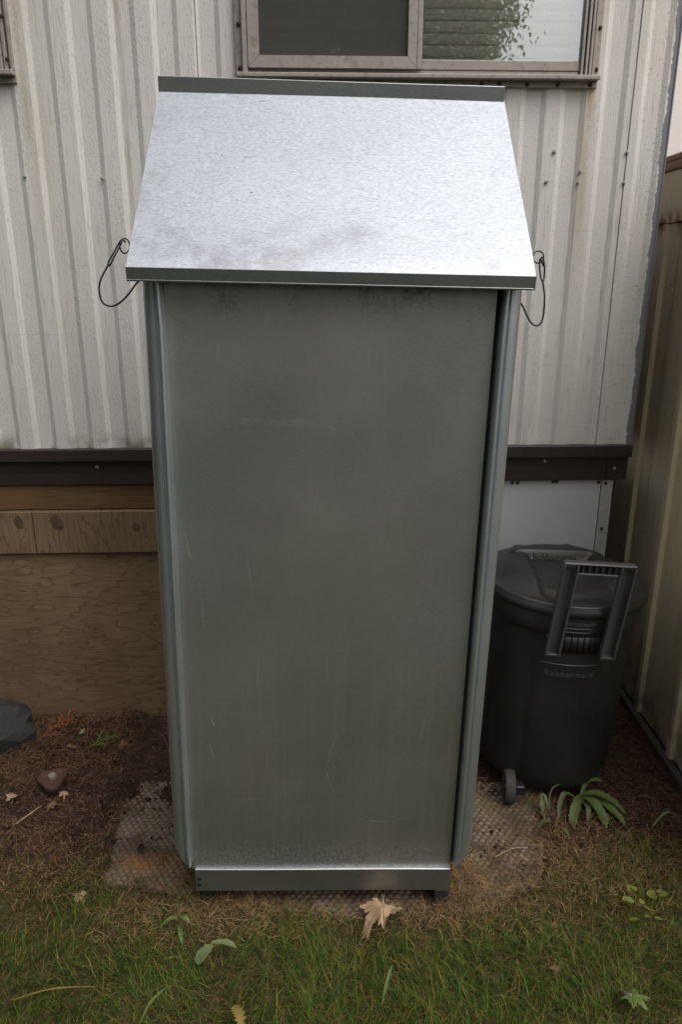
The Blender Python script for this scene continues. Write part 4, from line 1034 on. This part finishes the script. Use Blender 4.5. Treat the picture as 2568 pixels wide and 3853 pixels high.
for i, (pts, w, m) in enumerate(((((0, 0, .05), (.05, -.02, .075), (.11, -.045, .055), (.155, -.075, .02)), .040, 'green_leaf'), (((0, 0, .05), (-.03, -.05, .055), (-.055, -.095, .022), (-.06, -.135, .005)), .040, 'green_leaf'),
        (((0, 0, .05), (.03, -.05, .06), (.055, -.10, .03), (.06, -.13, .005)), .044, 'green_leaf'), (((.02, 0, .05), (.07, -.04, .05), (.11, -.09, .035), (.135, -.125, .008)), .038, 'green_leaf'),
        (((0, .0, .05), (.03, .03, .085), (.07, .035, .095), (.095, .03, .085)), .022, 'green_leaf'), (((-.02, -.01, .045), (-.07, -.02, .075), (-.1, -.06, .035), (-.105, -.10, .0)), .020, 'pale_green_leaf'),
        (((0, -.01, .04), (.01, -.06, .045), (.0, -.10, .01)), .022, 'pale_green_leaf'))):
    blade_leaf(pts, w * .92, .26, .35, 26, i).build('leaf', M[m], wd, True)
wd.scale = (.86, .86, .86)
wd2 = empty('weed_plant', (.69, 1.955, 0), label='thin stalked weed with drooping leaf at the pad edge below the garbage can', cat='weed')
MB().tube(spline([(0, 0, 0), (-.015, .03, .05), (.0, .07, .09), (.035, .09, .10)], 6), .0022, 6).build('stem', M['pale_green_leaf'], wd2, True)
for i, (pts, w) in enumerate(((((0, 0, .02), (-.03, -.005, .03), (-.06, -.01, .01), (-.075, -.005, -.0)), .018), (((-.015, .03, .05), (-.03, .06, .08), (-.035, .03, .045), (-.03, .0, .015)), .016), (((0, 0, .01), (.02, -.03, .02), (.03, -.06, .008)), .014))):
    blade_leaf(pts, w, .15, .3, 14, i + 30).build('leaf', M['pale_green_leaf'], wd2, True)
cv = empty('clover_plant', (.845, 1.605, .0), label='yellow green round leaved clover in the brown lawn at right', cat='weed')
rs = random.Random(5)
for i in range(13):
    x, y = rs.uniform(-.055, .06), rs.uniform(-.05, .05); z = rs.uniform(.035, .065)
    MB().tube([(x * .4, y * .4, .0), (x * .8, y * .8, z * .7), (x, y, z)], .0008, 4).build('stem', M['yellow_green'], cv, True)
    r = rs.uniform(.008, .012); b = MB(); k = 16; ax = rs.uniform(-.5, .3); ay = rs.uniform(-.4, .4)
    rim = [(x + r * cos(2 * math.pi * j / k), y + r * sin(2 * math.pi * j / k) * .85, z + .001 + ax * r * sin(2 * math.pi * j / k) + ay * r * cos(2 * math.pi * j / k) + .002) for j in range(k)]
    b.add([(x, y, z)] + rim, [(0, 1 + j, 1 + (j + 1) % k) for j in range(k)]); b.build('leaf', M['yellow_green'], cv, True)
tl = empty('torn_leaf', (-.328, 1.464, .062), label='folded pale green torn leaf lying on the lawn at left', cat='leaf')
blade_leaf([(-.038, -.035, -.022), (-.02, -.018, -.006), (0, 0, 0)], .034, .12, .15, 10, 3).build('blade', M['pale_green_leaf'], tl, True)
blade_leaf([(-.006, .004, .001), (.03, .006, .0), (.060, .0, -.01)], .018, .1, .3, 10, 4).build('blade', M['pale_green_leaf'], tl, True)
M['oak'] = leaf_mat('oak_yellow', (.17, .125, .03), (.25, .18, .05))
ok = empty('oak_sprig', (-.24, 1.275, .05), (0, 0, .5), label='yellow lobed leaf sprig at the bottom edge of the picture', cat='leaf')
blade_leaf([(0, .03, .005), (.004, .0, .01), (-.004, -.03, .0)],   .024, .75, .2, 14, 8).build('blade', M['oak'], ok, True)
sw = empty('weed_plant', (-.437, 1.545, 0), label='upright narrow green weed in the lawn below the left cabinet corner', cat='weed')
MB().tube(spline([(0, 0, 0), (.003, .01, .05), (-.003, .015, .095)], 5), .0022, 6).build('stem', M['green_leaf'], sw, True)
for i, (pts, w) in enumerate(((((0, .01, .05), (-.02, .0, .06), (-.045, -.01, .045)), .012), (((0, .01, .055), (.02, .0, .065), (.035, -.01, .055)), .011), (((-.002, .015, .09), (.008, .02, .115), (.012, .015, .13)), .012), (((0, .01, .03), (.01, -.02, .03), (.02, -.045, .02)), .012))):
    blade_leaf(pts, w, .1, .3, 10, i + 60).build('leaf', M['green_leaf'], sw, True)
for i, (pts, w, m, lb) in enumerate(((((-.475, 1.275, .02), (-.452, 1.31, .055), (-.423, 1.357, .05)), .007, 'green_leaf', 'broad bright green grass blade rising at the bottom edge left of centre'),
        (((-.80, 1.335, .03), (-.70, 1.35, .05), (-.585, 1.361, .045)),   .0045, 'oak', 'long yellowish grass blade lying flat in the lawn at left'),
        (((.10, 1.335, .02), (.115, 1.37, .055), (.128, 1.40, .07)), .008, 'green_leaf', 'broad green grass blade standing in the lawn right of centre'),
        (((1.10, 1.93, .03), (1.03, 1.925, .085), (.97, 1.90, .04)), .010, 'pale_green_leaf', 'arching pale stalk leaf near the right picture edge'))):
    blade_leaf(pts, w, 0, .3, 12, i).build('grass_blade', M[m], None, True, label=lb, cat='grass')
def sprig(name, loc, rz, s, mat, label, seed):
    root = empty(name, loc, (R(8), R(-5), rz), label=label, cat='sprig'); rs = random.Random(seed)
    b = MB()
    def br(p, a, L, r, lev):
        q = (p[0] + L * cos(a), p[1] + L * sin(a), p[2] + .15 * L * rs.uniform(-.5, 1))
        b.tube([p, ((p[0] + q[0]) / 2, (p[1] + q[1]) / 2, (p[2] + q[2]) / 2 + .002), q], [r, r * 1.15, r * .5], 5)
        if lev:
            k = 6 if lev == 2 else 4
            for i in range(k):
                f = (i + 1) / (k + .3); sg = 1 if i % 2 else -1
                br((p[0] + (q[0] - p[0]) * f, p[1] + (q[1] - p[1]) * f, p[2] + (q[2] - p[2]) * f), a + sg * rs.uniform(.5, .8), L * (.52 - .25 * f) * rs.uniform(.8, 1.2), r * .9, lev - 1)
    br((0, 0, 0), 0, s, .0024, 2); b.build('frond', mat, root, True); return root
sprig('cedar_sprig', (-1.135, 2.385, .035), .95, .13, M['orange_sprig'], 'orange dead cedar sprig on the litter beside the rock', 2)
sprig('cedar_sprig', (-.935, 2.33, .035), .75, .11, M['green_sprig'], 'green cedar sprig on the litter left of the cabinet', 4)
b = MB(); rs = random.Random(3)
for k in range(26):
    a = rs.uniform(0, 6.3); e = rs.uniform(.1, 1.4); L = rs.uniform(.008, .016)
    b.tube([(0, 0, .004), (L * cos(a) * cos(e), L * sin(a) * cos(e), .004 + L * sin(e))], [.0022, .0009], 4)
b.build('dry_husk', simple('pale_husk', (.42, .36, .29), .8), None, True, loc=(-.979, 2.41, .04), label='small pale fluffy husk between the two cedar sprigs', cat='husk')
# ------------------------------------------------------------------ unseen cedars added at left to block light, suggested by the fallen sprigs
def cedar(loc, h, r, n, seed, label):
    root = empty('shade_cedar', loc, label=label, cat='tree', group='unseen cedars added to block light from the left'); rg = np.random.default_rng(seed)
    MB().tube([(0, 0, -.1), (.02, 0, h * .5), (0, .02, h * .97)], [.13, .08, .01], 9).build('trunk', M['twig_red'], root, True)
    f = rg.uniform(0, 1, n) ** .8; a = rg.uniform(0, 6.3, n); rr = r * (1 - f) ** .7 * (.45 + .6 * rg.uniform(0, 1, n) ** .5) * (1 + .15 * np.sin(5 * a + 20 * f))
    P = np.stack([rr * np.cos(a), rr * np.sin(a), .25 + f * (h - .3)], 1)
    out = np.stack([np.cos(a), np.sin(a), rg.normal(-.5, .5, n)], 1); out /= np.linalg.norm(out, axis=1)[:, None]
    sd_ = np.cross(out, rg.normal(size=(n, 3))); sd_ /= np.linalg.norm(sd_, axis=1)[:, None]
    s_ = rg.uniform(.06, .15, n)[:, None]
    V = np.stack([P - out * s_, P - sd_ * s_ * .45, P + out * s_, P + sd_ * s_ * .45], 1).reshape(-1, 3)
    me = bpy.data.meshes.new('crown'); me.from_pydata(V.tolist(), [], np.arange(n * 4).reshape(-1, 4).tolist()); me.update()
    link('crown', me, leaf_mat('cedar_leaf', (.03, .048, .016), (.055, .08, .028), .65, .15, None, 2), root)
cedar((-4.0, 1.35, 0), 3.9, 1.0, 12000, 1, 'unseen cedar tree added to block light left of the viewer, nearest to the mobile home')
cedar((-4.2, -.5, 0), 4.2, 1.05, 12000, 2, 'unseen cedar tree added to block light left of the viewer, second from the mobile home')
cedar((-4.1, -2.4, 0), 3.8, 1.0, 12000, 3, 'unseen cedar tree added to block light left of the viewer, farthest from the mobile home')
# ------------------------------------------------------------------ trees behind the viewer, mirrored in the panes and the steel
def quads(name, P, A, B):
    n = len(P); V = np.stack([P - A, P - B, P + A, P + B], 1).reshape(-1)
    me = bpy.data.meshes.new(name); me.vertices.add(n * 4); me.vertices.foreach_set('co', V.astype(np.float32))
    me.loops.add(n * 4); me.loops.foreach_set('vertex_index', np.arange(n * 4, dtype=np.int32)); me.polygons.add(n)
    me.polygons.foreach_set('loop_start', (np.arange(n) * 4).astype(np.int32)); me.polygons.foreach_set('loop_total', np.full(n, 4, np.int32)); me.update(calc_edges=True); return me
def tree(name, loc, h, crown, nleaf, label, leafcol, seed, leaf=.11):
    root = empty(name, loc, label=label, cat='tree'); rg = np.random.default_rng(seed); rs = random.Random(seed)
    b = MB(); b.tube(spline([(0, 0, -.2), (.05, 0, h * .2), (-.08, .05, h * .45), (.05, 0, h * .8)], 5), [.22 * (1 - .8 * i / 15) for i in range(16)], 10)
    cl = []
    for k in range(220):
        d = Vector((rs.gauss(0, 1), rs.gauss(0, 1), rs.gauss(0, 1))).normalized() * (rs.uniform(.15, 1) ** .4)
        c = Vector((d.x * crown[0], d.y * crown[1], h * .62 + d.z * crown[2])); cl.append(c)
        if k % 6 == 0: b.tube([(0, 0, max(h * .2, c.z * .6)), (c.x * .5, c.y * .5, c.z * .85), tuple(c)], [.07, .04, .012], 6)
    b.build('trunk', simple(name + '_bark', (.08, .065, .05), .9, 0, 20, .4), root, True)
    cl = np.array(cl); idx = rg.integers(0, len(cl), nleaf)
    P = cl[idx] + rg.normal(size=(nleaf, 3)) * np.array(crown) * .085
    A = rg.normal(size=(nleaf, 3)); A /= np.linalg.norm(A, axis=1)[:, None]; B = np.cross(A, rg.normal(size=(nleaf, 3))); B /= np.linalg.norm(B, axis=1)[:, None]
    s = leaf * rg.uniform(.6, 1.3, nleaf)[:, None]
    me = quads('crown', P, A * s, B * s * .55)
    link('crown', me, leaf_mat(name + '_leaf', leafcol, tuple(v * 1.8 for v in leafcol), .6, .25, None, 1.5), root)
    return root
tree('maple_tree', (1.2, -12.5, 0), 10.5, (3.3, 3.0, 4.2), 170000, 'leafy tree mirrored in the right window pane', (.12, .14, .07), 3, .06)
tree('maple_tree', (-7.5, -9.0, 0), 11.0, (4.6, 4.0, 4.6), 24000, 'leafy tree behind the viewer on the left, dimming the steel', (.045, .07, .02), 5)
hedge = empty('hedge', (0, -16, 0), label='clipped green hedge far behind the viewer reflected in the steel front', cat='hedge')
nl = 26000; V = []
P = np.stack([rng.uniform(-20, 20, nl), rng.uniform(-.6, .6, nl), rng.uniform(0, 1.9, nl)], 1)
A = rng.normal(size=(nl, 3)); A /= np.linalg.norm(A, axis=1)[:, None]; B = np.cross(A, rng.normal(size=(nl, 3))); B /= np.linalg.norm(B, axis=1)[:, None]
V = np.stack([P - A * .16, P - B * .09, P + A * .16, P + B * .09], 1).reshape(-1, 3)
me = bpy.data.meshes.new('foliage'); me.from_pydata(V.tolist(), [], np.arange(nl * 4).reshape(-1, 4).tolist()); me.update()
link('foliage', me, leaf_mat('hedge_leaf', (.04, .06, .02), (.08, .11, .035), .6, .2, None, 2), hedge)
MB().box(-20, 20, -.45, .45, 0, 1.75, .1).build('core', simple('hedge_core', (.02, .025, .012), .9), hedge)
